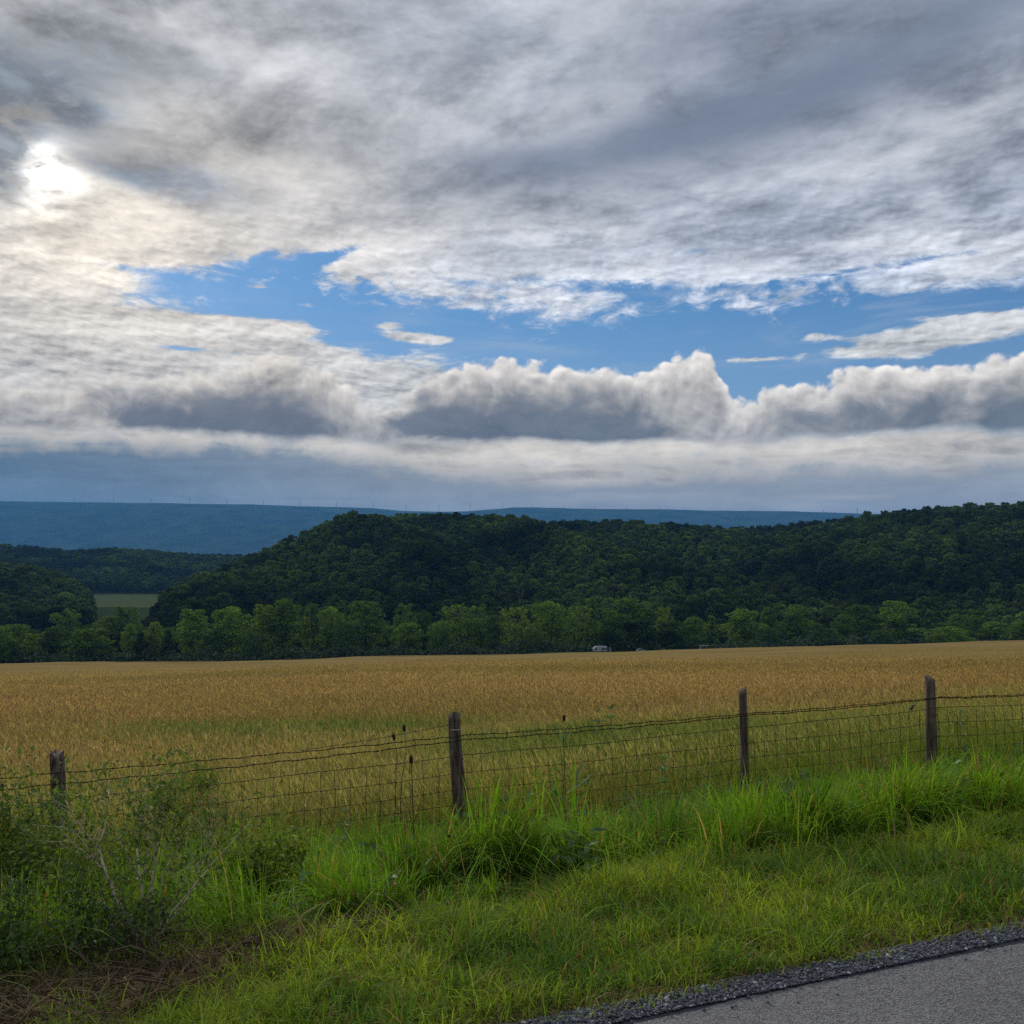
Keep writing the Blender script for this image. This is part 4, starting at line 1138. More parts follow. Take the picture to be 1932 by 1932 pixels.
M_grass = leafy('grass_blades', 0.42, 0.012, 0.5)
M_dry = leafy('dry_grass', 0.35, 0.0, 0.6)
rng = np.random.default_rng(2024)
def in_view(x, y, m=1.6):
    return (np.abs(x) < 0.5206 * m * y + 2.2)
G1 = np.array([.100, .215, .016]); G2 = np.array([.180, .262, .022]); G3 = np.array([.042, .105, .012]); DRY = np.array([.23, .17, .085]); STRAW = np.array([.20, .145, .06])

def litter_mask(x, y):
    """strip of brown cuttings under the bushes at the left"""
    s, n = sn(x, y)
    e = np.interp(s, [-4, -.6, .2, .9, 1.25], [4.2, 4.26, 4.5, 4.76, 4.85]) + (fbm(s * 1.7, n * 1.7, 90, 3) - .5) * 0.45
    wdt = np.interp(s, [-4, -.6, .2, .9, 1.25], [.46, .43, .31, .17, 0.0])
    return np.clip(1.15 - np.abs(n - e) / np.maximum(wdt, 1e-3), 0, 1) * (s < 1.25)

# mown verge
h_ = Heap()
n = 400000
s_ = rng.uniform(-7, 16, n); n_ = 3.17 + 2.13 * rng.random(n) ** 1.05
x, y = xy_of(s_, n_); k = in_view(x, y) & (y > 2.6)
keep = rng.random(n) < np.clip((5.0 / np.maximum(y, 2.6)) ** 1.3, 0.12, 1)
lm = litter_mask(x, y)
edge = smooth01((n_ - 3.14 - 0.16 * fbm(s_ * 2.5, s_ * 0, 14, 3)) / 0.16)
k &= keep & (rng.random(n) > lm * 1.02) & (rng.random(n) < 0.05 + 0.95 * edge)
x, y, s_, n_ = x[k], y[k], s_[k], n_[k]; n = len(x)
pat = fbm(x * 1.7, y * 1.7, 41, 4); pat2 = fbm(x * 5.0, y * 5.0, 42, 3)
hg = (0.045 + 0.125 * pat2 * rng.uniform(0.3, 1.7, n)) * (0.75 + 0.55 * smooth01((n_ - 3.4) / 1.4))
hg *= np.where(rng.random(n) < 0.03, 1.9, 1.0)
far = np.clip(y / 5.0, 0.8, 2.2)
wd = 0.0072 * far * rng.uniform(0.6, 1.4, n)
mixv = np.clip((pat - 0.30) * 2.4 + rng.normal(0, .22, n), 0, 1)[:, None]
col = G3 * (1 - mixv) + G2 * mixv
col = np.where((rng.random(n) < 0.10 + 0.10 * (pat2 < .42))[:, None], STRAW * rng.uniform(.5, 1.1, (n, 1)), col) * rng.uniform(0.55, 1.35, (n, 1))
h_.add(*blades(x, y, hg, wd, rng.uniform(0.15, 1.25, n), rng.uniform(0, 6.28, n), rng.uniform(0, 6.28, n), col, 3, None, col * np.array([1.15, 1.08, 1.0])))
# dead thatch along the gravel
n = 9000; s_ = rng.uniform(-2, 9, n); n_ = 3.22 + np.abs(rng.normal(0, .11, n)); x, y = xy_of(s_, n_)
k = in_view(x, y); x, y = x[k], y[k]; n = len(x)
h_.add(*blades(x, y, rng.uniform(.03, .08, n), .004 * np.clip(y / 5, .8, 2), rng.uniform(.6, 2.2, n), rng.uniform(0, 6.28, n), rng.uniform(0, 6.28, n), DRY * rng.uniform(.35, .9, (n, 1)), 3))
tag(h_.build('mown_grass', M_grass), kind='stuff')

# tall rank grass between the mown strip and the fence: tussocks whose blades arch outwards
h_ = Heap()
nt_ = 6100
ts = rng.uniform(-9, 22, nt_); tn = 4.95 + 6.0 * rng.random(nt_) ** 1.1
tx, ty = xy_of(ts, tn); k = in_view(tx, ty) & (rng.random(nt_) < np.clip((8.0 / np.maximum(ty, 3)) ** .8, .3, 1))
cl = fbm(tx * 0.8, ty * 1.1, 53, 3)
k &= (tn > 5.0 + 0.25 * (cl - .5)) & ~((litter_mask(tx, ty) > 0.12) & (rng.random(nt_) < .92))
def hollow(s, n): return np.maximum(np.exp(-((s - 2.38) / .70) ** 2 - ((n - 5.20) / .36) ** 2), .9 * np.exp(-((s - 7.6) / .7) ** 2 - ((n - 7.3) / .45) ** 2))
def lip(s, n): return np.maximum(np.exp(-((s - 2.40) / .66) ** 2 - ((n - 5.86) / .30) ** 2), .8 * np.exp(-((s - 7.7) / .8) ** 2 - ((n - 8.0) / .4) ** 2))
TZ = hit(783, 1672); tzs, tzn = sn(TZ.x, TZ.y)
k &= rng.random(nt_) > hollow(ts, tn) * 1.5
k &= ~((np.abs(ts - tzs - (tn - tzn) * .1) < .16) & (tn < tzn + .1) & (tn > tzn - 1.1))
tx, ty, ts, tn, cl = tx[k], ty[k], ts[k], tn[k], cl[k]; nt_ = len(tx)
bank = np.exp(-((tn - 5.5) / 0.6) ** 2) * smooth01((ts + 1.2) / 1.4)
mound = np.exp(-((ts - 9.2) / 2.4) ** 2 - ((tn - 8.4) / 1.3) ** 2) * 0.06 + np.exp(-((ts - 5.2) / 1.6) ** 2 - ((tn - 8.4) / 1.2) ** 2) * 0.14 + lip(ts, tn) * 0.33
th_ = (0.12 + 0.44 * np.clip((cl - .28) * 2.3, 0, 1) + 0.15 * bank + mound) * rng.uniform(.7, 1.2, nt_) * np.where(tn > 9.2, .62, 1.0) * np.where(ts > 4.0, .82, 1.0)
tr_ = rng.uniform(.05, .15, nt_); tdir = rng.uniform(0, 6.28, nt_); lp = lip(ts, tn); tdir = np.where((bank > .3) | (lp > .3), -1.6 + rng.normal(0, .6, nt_), tdir); tlean = rng.uniform(.0, .5, nt_) + .35 * (bank > .3) + .4 * lp
ttone = np.clip((fbm(tx * 1.9, ty * 1.9, 54, 3) - .28) * 2.1 + rng.normal(0, .22, nt_), 0, 1)
nb = (rng.uniform(40, 86, nt_) * np.clip(7.5 / ty, .5, 1.1)).astype(int)
ix = np.repeat(np.arange(nt_), nb); n = len(ix)
a = rng.uniform(0, 6.28, n); rad = tr_[ix] * np.sqrt(rng.random(n)); x = tx[ix] + np.cos(a) * rad; y = ty[ix] + np.sin(a) * rad
hg = th_[ix] * rng.uniform(.45, 1.2, n); far = np.clip(ty[ix] / 6.5, .75, 2.0)
vx = np.cos(a) * (.25 + rad / .15) + np.cos(tdir[ix]) * tlean[ix] * 2; vy = np.sin(a) * (.25 + rad / .15) + np.sin(tdir[ix]) * tlean[ix] * 2
dirn = np.arctan2(vy, vx) + rng.normal(0, .4, n); bend = np.clip(rng.uniform(.10, .95, n) * (.4 + .5 * np.hypot(vx, vy)), .05, 1.7)
mixv = np.clip(ttone[ix] + rng.normal(0, .16, n), 0, 1)[:, None]
col = G3 * (1 - mixv) + (G1 * .72 + G2 * .28) * mixv
col = np.where((rng.random(n) < .07 + .10 * (ttone[ix] < .25))[:, None], STRAW * rng.uniform(.5, 1.15, (n, 1)), col) * rng.uniform(.6, 1.35, (n, 1))
h_.add(*blades(x, y, hg, .0100 * far * rng.uniform(.55, 1.45, n), bend, dirn, dirn + math.pi / 2 + rng.normal(0, .7, n), col, 5, None, col * np.array([1.2, 1.2, 1.0])))
# thin low filling between the tussocks
n = 40000; s_ = rng.uniform(-9, 22, n); n_ = rng.uniform(4.9, 10.9, n); x, y = xy_of(s_, n_)
k = in_view(x, y) & (rng.random(n) > litter_mask(x, y) * 1.6) & (rng.random(n) > hollow(s_, n_) * 1.3); x, y = x[k], y[k]; n = len(x)
col = G3 * rng.uniform(.6, 1.3, (n, 1))
h_.add(*blades(x, y, rng.uniform(.06, .22, n), .005 * np.clip(y / 6, .8, 2), rng.uniform(.1, 1.2, n), rng.uniform(0, 6.28, n), rng.uniform(0, 6.28, n), col, 3))
# pale seed stems in the rank grass
n = 2600; s_ = rng.uniform(-5, 15, n); n_ = rng.uniform(5.2, 10.5, n); x, y = xy_of(s_, n_); k = in_view(x, y) & (fbm(x, y, 58, 3) > .46); x, y = x[k], y[k]; n = len(x)
h_.add(*blades(x, y, rng.uniform(.45, .75, n), .0045 * np.clip(y / 6, .8, 2), rng.uniform(.05, .4, n), rng.uniform(0, 6.28, n), rng.uniform(0, 6.28, n), STRAW * rng.uniform(.6, 1.2, (n, 1)), 4))
tag(h_.build('tall_grass', M_grass), kind='stuff')

# hay field: stalks, leaves and seed heads thinning out with distance
h_ = Heap()
n = 800000
r = np.exp(rng.uniform(math.log(9.0), math.log(210), n)); th = rng.uniform(-R(46), R(46), n)
x, y = r * np.sin(th), r * np.cos(th); s_, n_ = sn(x, y)
k = (rng.random(n) < 1 - 0.92 * smooth01((r - 45) / 110)) & (n_ > 10.0 + 0.5 * rng.random(n)) & ~((y > 415) & (U_OF(x, y) > 960) & (U_OF(x, y) < 1330)) & (y < 470 - 0.14 * np.maximum(-x, 0) - 12 * ((x > 0) & (x < 90))); x, y, r, n_ = x[k], y[k], r[k], n_[k]; n = len(x)
r = np.where(y > 482, 9.0, r); far = np.clip((r / 9.0) ** 0.72, 1.0, 7.0)
pat = fbm(x / 3.2, y / 4.5, 61, 4); pat2 = fbm(x / 14.0, y / 10.0, 62, 3)
green = np.exp(-((x + 4.2) / 3.6) ** 2 - ((y - 20.5) / 3.0) ** 2) + 0.8 * np.exp(-((x - 1.4) / 2.2) ** 2 - ((y - 15.5) / 2.0) ** 2) + 0.35 * np.exp(-((x - 4.6) / 3.5) ** 2 - ((y - 14.5) / 1.6) ** 2)
patch = fbm(x / 26.0 + 3, y / 13.0, 65, 4); patch2 = fbm(x / 7.0, y / 3.2, 66, 3)
gold = np.clip(smooth01((n_ - 10.6) / 9.0) * 1.0 + (pat2 - .5) * 0.9 + (patch - .5) * .8 - green * 1.3 + rng.normal(0, .16, n), 0, 1)
hg = rng.uniform(.34, .74, n) * (0.80 + .4 * pat) * (0.72 + 0.55 * patch2) * np.where(r > 60, 1.0, 1.0)
lean = rng.normal(2.7, 1.1, n)
sel = rng.random(n) < 0.42 + 0.25 * gold                          # stalks with heads, the others leaves
straw_ = rng.random(n) < .08 + .16 * gold
leafc = (np.array([.150, .220, .034]) * (1 - gold[:, None]) + np.array([.315, .228, .088]) * gold[:, None]) * rng.uniform(.65, 1.25, (n, 1))
shd = (0.74 + 0.62 * np.clip(patch * 1.3 - .15, 0, 1))[:, None]
leafc = np.where(straw_[:, None], np.array([.36, .285, .11]) * rng.uniform(.6, 1.2, (n, 1)), leafc) * shd
gp = (np.clip(green * 1.25, 0, 1) * (fbm(x * 1.1, y * 1.1, 68, 3) > .40))[:, None]
leafc = leafc * (1 - .8 * gp) + np.array([.055, .135, .032]) * .8 * gp
lv = ~sel
h_.add(*blades(x[lv], y[lv], hg[lv] * .78, .0052 * far[lv] * rng.uniform(.6, 1.3, lv.sum()), rng.uniform(.1, .9, lv.sum()), rng.uniform(0, 6.28, lv.sum()), rng.uniform(0, 6.28, lv.sum()), leafc[lv], 3))
hx, hy, hh, hf, hgold = x[sel], y[sel], hg[sel], far[sel], gold[sel]; m_ = sel.sum()
bend = rng.uniform(.05, .35, m_); dl = lean[sel]; fc = rng.uniform(0, 6.28, m_); zg = ground_z(hx, hy)
stc = (np.array([.135, .205, .035]) * (1 - hgold[:, None]) + np.array([.295, .212, .085]) * hgold[:, None]) * rng.uniform(.7, 1.2, (m_, 1))
h_.add(*blades(hx, hy, hh, .0028 * hf, bend, dl, fc, stc, 2, zg))
# heads: a slim spindle at each stalk's tip
tip = np.stack([hx + np.cos(dl) * hh * bend, hy + np.sin(dl) * hh * bend, zg + hh * (1 - .42 * bend)], -1)
ax = np.stack([np.cos(dl) * (.25 + bend * 1.4), np.sin(dl) * (.25 + bend * 1.4), np.ones(m_)], -1); ax /= np.linalg.norm(ax, axis=1, keepdims=True)
sd = np.stack([np.cos(fc), np.sin(fc), np.zeros(m_)], -1); sd2 = np.cross(ax, sd)
L = (rng.uniform(.06, .12, m_) * (1 + .05 * hf))[:, None]; W = (.0062 * hf * rng.uniform(.6, 1.3, m_))[:, None]
red = (rng.random(m_) < .08 + .22 * np.exp(-((np.log(hy) - 3.3) / .45) ** 2))[:, None]
hc = np.where(red, np.array([.325, .200, .110]), np.array([.395, .290, .145])) * rng.uniform(.6, 1.2, (m_, 1))
hc = hc * (0.35 + .65 * hgold[:, None]) + np.array([.20, .26, .070]) * (.65 - .65 * hgold[:, None])
hc = hc * shd[sel]; hc = hc * (1 - .75 * gp[sel]) + np.array([.075, .150, .04]) * .75 * gp[sel]
V = np.stack([tip - ax * L * .3, tip + sd * W + ax * L * .15, tip + ax * L, tip - sd * W + ax * L * .2, tip + sd2 * W + ax * L * .15, tip - sd2 * W + ax * L * .2], 1)
kk = np.arange(m_)[:, None] * 6
q = np.concatenate([np.concatenate([kk, kk + 1, kk + 2, kk + 3], 1), np.concatenate([kk, kk + 4, kk + 2, kk + 5], 1)], 0)
h_.add(V.reshape(-1, 3), q, np.zeros((0, 3), int), np.repeat(hc, 6, 0))
tag(h_.build('hay_field', M_dry), kind='stuff')
# ------------------------------------------------------------------ gravel along the asphalt
rng = np.random.default_rng(99)
n = 90000
s_ = rng.uniform(-2.5, 14, n); n_ = 3.10 + .145 * rng.random(n) ** 1.1; n_ = np.where(rng.random(n) < .006, 3.1 - np.abs(rng.normal(0, .08, n)), n_)
x, y = xy_of(s_, n_); k = in_view(x, y) & (n_ < 3.52); x, y, s_, n_ = x[k], y[k], s_[k], n_[k]; n = len(x)
sz = rng.lognormal(math.log(.0044), .45, n); sz = np.clip(sz, .002, .013)
def bed_z(s_, n_, x, y):
    f = np.clip((n_ - 3.12) / .20, 0, 1)
    return (road_z(s_) + .006) * (1 - f) + (ground_z(x, y) + .006) * f
z = bed_z(s_, n_, x, y)
oc = np.array([[1, 0, 0], [0, 1, 0], [-1, 0, 0], [0, -1, 0], [0, 0, 1], [0, 0, -1]], float)
f8 = np.array([[0, 1, 4], [1, 2, 4], [2, 3, 4], [3, 0, 4], [1, 0, 5], [2, 1, 5], [3, 2, 5], [0, 3, 5]])
ang_ = rng.uniform(0, 6.28, n); ca, sa = np.cos(ang_), np.sin(ang_)
V = oc[None] * rng.uniform(.6, 1.25, (n, 6, 1)) * sz[:, None, None] * np.array([1.15, .95, .65])
V = np.stack([V[..., 0] * ca[:, None] - V[..., 1] * sa[:, None], V[..., 0] * sa[:, None] + V[..., 1] * ca[:, None], V[..., 2]], -1) + rng.normal(0, .12, (n, 6, 3)) * sz[:, None, None]
V += np.stack([x, y, z + sz * .3], -1)[:, None]
T = (f8[None] + np.arange(n)[:, None, None] * 6).reshape(-1, 3)
gc = np.array([[.040, .044, .056]]) * rng.lognormal(0, .5, (n, 1)); gc = np.where((rng.random(n) < .025)[:, None], np.array([.24, .24, .25]), np.clip(gc, .01, .28))
gm2, t = new_mat('gravel_stone'); finish(t, principled(t, attr(t, 'tone'), .8, .3))
tag(ob('gravel', mesh_np('gravel', V.reshape(-1, 3), None, T, np.repeat(gc, 6, 0), False, (gm2,))), kind='stuff')
# dark grit bed below the stones
gb, t = new_mat('grit'); P = pos(t); n1 = noise(t, P, 140, 4, .7); c = mix(t, sstep(t, n1, .3, .7), (.008, .009, .012), (.045, .048, .060))
finish(t, principled(t, c, .9, .2, n1, .8, .01))
ss = np.linspace(-6, 22, 300); e0 = 3.09 + .05 * (fbm(ss * 4, ss * 0, 35, 3) - .5); e1 = 3.30 + .10 * (fbm(ss * 1.7, ss * 0, 33, 3) - .5)
nn_ = np.stack([e0, e0 * .65 + e1 * .35, e0 * .3 + e1 * .7, e1]); S_ = np.tile(ss, (4, 1)); x_, y_ = xy_of(S_, nn_)
z_ = np.stack([bed_z(ss, nn_[j], x_[j], y_[j]) - (.004, .0, .0, .03)[j] for j in range(4)])
I = np.arange(S_.size).reshape(S_.shape); q = np.stack([I[:-1, :-1], I[:-1, 1:], I[1:, 1:], I[1:, :-1]], -1).reshape(-1, 4)
tag(ob('road_edge', mesh_np('road_edge', np.stack([x_, y_, z_], -1), q, None, None, True, (gb,))), kind='structure')

# ------------------------------------------------------------------ brown cuttings under the bushes
M_twig = plain('dead_stem', (0.145, 0.095, 0.062), .85, .35, 18)
b = MB(); rr = random.Random(12)
cnt = 0
while cnt < 800:
    s = rr.uniform(-2.6, 1.3); n = rr.uniform(3.7, 5.5); x, y = xy_of(s, n)
    if float(litter_mask(np.array(x), np.array(y))) < .12 + .2 * rr.random(): continue
    cnt += 1
    z = float(ground_z(x, y)); a = rr.uniform(0, 6.28); L = rr.uniform(.08, .42); h = rr.uniform(.0, .10); up = rr.uniform(-.02, .10)
    pts = []
    for i in range(5):
        f = i / 4; a += rr.uniform(-.2, .2)
        pts.append((x, y, z + h + up * math.sin(f * 3.0) + rr.uniform(-.006, .006)))
        x += math.cos(a) * L / 4; y += math.sin(a) * L / 4
    r0 = rr.uniform(.0011, .0036)
    b.tube(pts, [r0, r0 * .95, r0 * .85, r0 * .7, r0 * .35], 4)
vs = np.array(b.v); tq = [f for f in b.f if len(f) == 4]
h_ = Heap()
h_.add(vs, np.array(tq), np.zeros((0, 3), int), np.repeat(np.array([[.125, .090, .062]]), len(vs), 0) * np.repeat(rng.uniform(.4, 1.5, (len(vs) // 20 + 1, 1)), 20, 0)[:len(vs)])
n = 30000; s_ = rng.uniform(-2.8, 1.3, n); n_ = rng.uniform(3.7, 5.7, n); x, y = xy_of(s_, n_); k = rng.random(n) < litter_mask(x, y) * 1.5; x, y = x[k], y[k]; n = len(x)
h_.add(*blades(x, y, rng.uniform(.05, .22, n), rng.uniform(.003, .010, n), rng.uniform(.7, 3.0, n), rng.uniform(0, 6.28, n), rng.uniform(0, 6.28, n), np.array([.125, .088, .056]) * rng.uniform(.25, 1.5, (n, 1)), 4))
n = 12000; s_ = rng.uniform(-2.8, 1.3, n); n_ = rng.uniform(3.7, 5.7, n); x, y = xy_of(s_, n_); k = rng.random(n) < litter_mask(x, y) * 1.3; x, y = x[k], y[k]; n = len(x)
V, q = cards(np.stack([x, y, ground_z(x, y) + rng.uniform(.01, .09, n)], -1), np.tile([[0, -.2, 1.0]], (n, 1)), .020, rng, .6)
h_.add(V, q, np.zeros((0, 3), int), np.repeat(np.array([.105, .075, .048]) * rng.uniform(.25, 1.7, (n, 1)), 4, 0))
tag(h_.build('dead_cuttings', M_dry), kind='stuff')

# ------------------------------------------------------------------ leafy plants
M_leaf_near = leafy('shrub_leaves', 0.45, 0.012, 0.5)
M_stem = plain('pale_stem', (0.40, 0.32, 0.24), .8, .25, 30)
M_stem_dk = plain('dark_stem', (0.035, 0.028, 0.022), .85, .3, 30)
M_stem_gr = plain('green_stem', (0.075, 0.11, 0.035), .7, .2, 30)
M_head = plain('teasel_head', (0.016, 0.012, 0.010), .95, .4, 120, bump=1.0)
M_gleaf = leafy('weed_leaves', 0.40, 0.02, 0.45)

def leaves(P_, D_, size, col, rng, droop=.3, ratio=.42, fold=.12):
    """pointed leaves: base P_, direction D_"""
    n = len(P_)
    D_ = D_ / (np.linalg.norm(D_, axis=1, keepdims=True) + 1e-9)
    up = np.tile([[0, 0, 1.0]], (n, 1)) + rng.normal(0, .35, (n, 3))
    S_ = np.cross(D_, up); S_ /= np.linalg.norm(S_, axis=1, keepdims=True) + 1e-9; N_ = np.cross(S_, D_)
    l = size[:, None]; w_ = l * ratio * .5
    V = np.stack([P_, P_ + D_ * l * .45 + S_ * w_ + N_ * l * fold, P_ + D_ * l - N_ * l * droop * .6, P_ + D_ * l * .45 - S_ * w_ + N_ * l * fold, P_ + D_ * l * .45], 1)
    k = np.arange(n)[:, None] * 5
    T = np.concatenate([np.concatenate([k, k + 1, k + 4], 1), np.concatenate([k + 1, k + 2, k + 4], 1), np.concatenate([k + 2, k + 3, k + 4], 1), np.concatenate([k + 3, k, k + 4], 1)], 0)
    return V.reshape(-1, 3), np.zeros((0, 4), int), T, np.repeat(col, 5, 0)

def grow(b, p, d, L, r, depth, rr, tips, lean=0.25):
    """a branching woody stem; collects points where leaves sit"""
    pts, rads = [p], [r]; q = Vector(p); v = Vector(d).normalized(); ns = 6
    for i in range(ns):
        v = (v + Vector((rr.gauss(0, .10), rr.gauss(0, .10), lean * .12))).normalized()
        q = q + v * L / ns; pts.append(q.copy()); rads.append(r * (1 - .62 * (i + 1) / ns))
        if depth <= 1 or i >= 3:
            tips.append((q.copy(), v.copy(), depth))
        if depth > 0 and i >= 1 and rr.random() < .85:
            a = rr.uniform(0, 6.28); side = v.orthogonal().normalized(); side.rotate(Matrix.Rotation(a, 3, v))
            nv = (v * .75 + side * rr.uniform(.45, .9) + Vector((0, 0, .15))).normalized()
            grow(b, q.copy(), nv, L * rr.uniform(.42, .66), rads[-1] * .72, depth - 1, rr, tips, lean)
    b.tube(pts, rads, 6 if depth > 1 else 4)

def shrub(name, base, stems, label, seed, leaf_n, leaf_size, tone, mat_stem, stray=0.06, low=0.0, hs=0.80, own=()):
    e = tag(empty(name, base), label, 'shrub')
    rr = random.Random(seed); rg = np.random.default_rng(seed); b = MB(); tips = []
    for (d, L, r, dep) in stems: L *= hs; grow(b, Vector((rr.uniform(-.02, .02), rr.uniform(-.02, .02), -.03)), d, L, r, dep, rr, tips)
    for (pts, r0, r1) in own:
        q0 = [Vector(p) - Vector(base) for p in pts]
        b.tube(q0, [r0 + (r1 - r0) * i / (len(q0) - 1) for i in range(len(q0))], 7)
        for i in range(len(q0) - 1, len(q0) - 3, -1):
            for _ in range(2): grow(b, q0[i], (q0[i] - q0[i - 1]).normalized() + Vector((rr.gauss(0, .35), rr.gauss(0, .35), .3)), .34 * hs, r1 * .8, 1, rr, tips)
    b.build('stem', mat_stem, e, True)
    T_ = np.array([[*p] for p, v, dd in tips]); Dv = np.array([[*v] for p, v, dd in tips])
    k = rg.integers(0, len(T_), leaf_n); k = k[T_[k, 2] > low * rg.random(leaf_n)]
    Pn = T_[k] + rg.normal(0, stray, (len(k), 3)); Dn = Dv[k] * .5 + rg.normal(0, .8, (len(k), 3))
    c0 = np.array(tone[0]); c1 = np.array(tone[1]); f = np.clip(rg.normal(.5, .3, (len(k), 1)), 0, 1)
    col = (c0 * (1 - f) + c1 * f) * rg.uniform(.7, 1.25, (len(k), 1))
    h = Heap(); h.add(*leaves(Pn, Dn, leaf_size * rg.uniform(.55, 1.3, len(k)), col, rg))
    o = ob('leaves', mesh_np('leaves', np.concatenate(h.V), None, np.concatenate(h.t), np.concatenate(h.c), False, (M_leaf_near,)), e)
    return e
TN = ((.040, .080, .018), (.095, .150, .026)); TY = ((.070, .115, .018), (.15, .19, .024)); TD = ((.026, .056, .016), (.065, .105, .022))

p0 = hit(272, 1832)
Y0 = p0.y
shrub('shrub', p0, [((-.45, .2, .9), .55, .008, 2), ((.15, .3, 1), .6, .008, 2)],
      'twiggy shrub with bare pale forked stems at the lower left', 4, 1900, .038, TN, M_stem, .05, .60, .80,
      own=[([p0 - Vector((0, 0, .03)), at(271, 1800, Y0), at(268, 1783, Y0), at(240, 1735, Y0 + .02), at(222, 1695, Y0 + .05), at(200, 1650, Y0 + .05), at(186, 1600, Y0 + .08)], .013, .005),
           ([at(268, 1783, Y0), at(277, 1760, Y0 - .01), at(272, 1700, Y0), at(265, 1660, Y0), at(258, 1600, Y0 + .04)], .010, .004),
           ([p0 + Vector((.025, .01, -.02)), at(284, 1760, Y0 + .01), at(283, 1690, Y0 + .02), at(292, 1640, Y0 + .03), at(300, 1585, Y0 + .03)], .010, .004),
           ([p0 + Vector((.03, 0, -.02)), at(300, 1770, Y0 - .02), at(325, 1720, Y0 - .03), at(358, 1682, Y0 - .03), at(392, 1640, Y0)], .006, .003),
           ([at(240, 1735, Y0 + .02), at(262, 1752, Y0 + .06), at(282, 1775, Y0 + .03)], .006, .005)])
p1 = hit(168, 1795) + Vector((0, .25, 0)); p1.z = float(ground_z(p1.x, p1.y))
shrub('shrub', p1, [((-.35, .1, 1), .80, .013, 3), ((.25, .1, 1), .82, .012, 3), ((-.05, -.1, 1), .7, .010, 3)],
      'leafy green bush in front of the square topped fence post', 5, 2300, .044, TY, M_stem, .06, .40, .64)
p2 = hit(40, 1800) + Vector((0, .1, 0)); p2.z = float(ground_z(p2.x, p2.y))
shrub('shrub', p2, [((-.3, .1, 1), .85, .012, 3), ((.2, .2, 1), .9, .012, 3), ((.0, -.15, 1), .7, .010, 3), ((.4, 0, .7), .6, .009, 2)],
      'dense dark bush against the left edge of the picture', 6, 6000, .044, TN, M_stem, .07, .0)
p3 = hit(105, 1860); 
shrub('bramble', p3, [((-.8, .1, .5), .5, .006, 2), ((.7, .2, .45), .45, .006, 2), ((-.2, -.3, .6), .42, .006, 2), ((.2, .4, .7), .5, .006, 2), ((-.9, -.2, .35), .5, .006, 2)],
      'low sprawling bramble over the brown cuttings at the bottom left', 7, 3000, .036, TD, M_stem_dk, .05, .0)
pb = hit(215, 1872); shrub('bramble', pb, [((-.7, .2, .6), .4, .005, 2), ((.5, .3, .55), .36, .005, 2), ((.1, .3, .8), .4, .005, 2), ((-.2, .1, .9), .4, .005, 2)],
      'low dark bramble at the foot of the pale forked stems', 17, 220, .032, TD, M_stem_dk, .05, .0)
p4 = hit(440, 1770) + Vector((0, .2, 0)); p4.z = float(ground_z(p4.x, p4.y))
shrub('weed_clump', p4, [((-.3, .1, 1), .42, .006, 2), ((.35, .1, 1), .46, .006, 2), ((.05, -.2, 1), .4, .006, 2), ((.5, .2, .7), .4, .005, 2)],
      'low leafy weed clump right of the pale stemmed shrub', 8, 2600, .048, TY, M_stem_gr, .06, .0)
p5 = hit(300, 1640) + Vector((0, .5, 0)); p5.z = float(ground_z(p5.x, p5.y))
shrub('shrub', p5, [((-.3, .1, 1), .75, .010, 3), ((.2, .1, 1), .8, .010, 3), ((.0, .1, 1), .8, .010, 3)],
      'slim upright bush between the pale stemmed shrub and the wire', 9, 2200, .044, TY, M_stem_dk, .05, .1)

# dead teasels: dark stalks with egg shaped heads
def teasel(name, base, stalks, label, mat, headsize=.024, forks=()):
    e = tag(empty(name, base), label, 'teasel'); base = Vector(base)
    b = MB()
    for (pts, r0) in stalks: b.tube([Vector(p) - base for p in pts], [r0 * (1 - .45 * i / (len(pts) - 1)) for i in range(len(pts))], 5)
    b.build('stalk', mat, e, True)
    for (pts, r0) in stalks:
        if len(pts) < 3: continue
        p, q_ = Vector(pts[-1]) - base, Vector(pts[-2]) - base; d = (p - q_).normalized()
        rot = d.to_track_quat('Z', 'Y').to_matrix(); b = MB(); b.blob(p + d * headsize, (headsize * .52, headsize * .52, headsize * 1.15), 9, 7, rot)
        for k in range(46):
            a = k * 2.399; zz = -1 + 2 * (k + .5) / 46; rr_ = math.sqrt(max(0, 1 - zz * zz)); c = p + d * headsize + rot @ Vector((headsize * .52 * rr_ * math.cos(a), headsize * .52 * rr_ * math.sin(a), headsize * 1.15 * zz))
            b.tube([c, c + (c - p - d * headsize).normalized() * headsize * .32], [.0012, .0004], 3)
        b.build('seed_head', M_head, e, True)
    return e
g = hit(783, 1672); Yt = g.y + .15; gb_ = Vector((g.x, Yt, float(ground_z(g.x, Yt))))
teasel('dead_teasel', gb_, [([gb_, at(782, 1600, Yt), at(779, 1520, Yt), at(776, 1440, Yt)], .0075), ([at(780, 1560, Yt), at(768, 1520, Yt + .05)], .003), ([at(780, 1555, Yt), at(793, 1515, Yt - .05)], .0035), ([at(781, 1585, Yt), at(800, 1530, Yt), at(803, 1500, Yt)][:2], .003)],
       'tall dead teasel stalk with one dark head left of the split post', M_stem_dk, .030)
g2 = Vector((at(752, 1560, 8.6).x, 8.6, 0)); g2.z = float(ground_z(g2.x, g2.y))
teasel('dead_teasel', g2, [([g2, at(757, 1480, 8.6), at(766, 1415, 8.6), at(763, 1380, 8.6)], .004)], 'thin dead teasel whose dark head stands above the barbed wire', M_stem_dk, .027)
g3 = Vector((at(742, 1570, 8.4).x, 8.4, 0)); g3.z = float(ground_z(g3.x, g3.y))
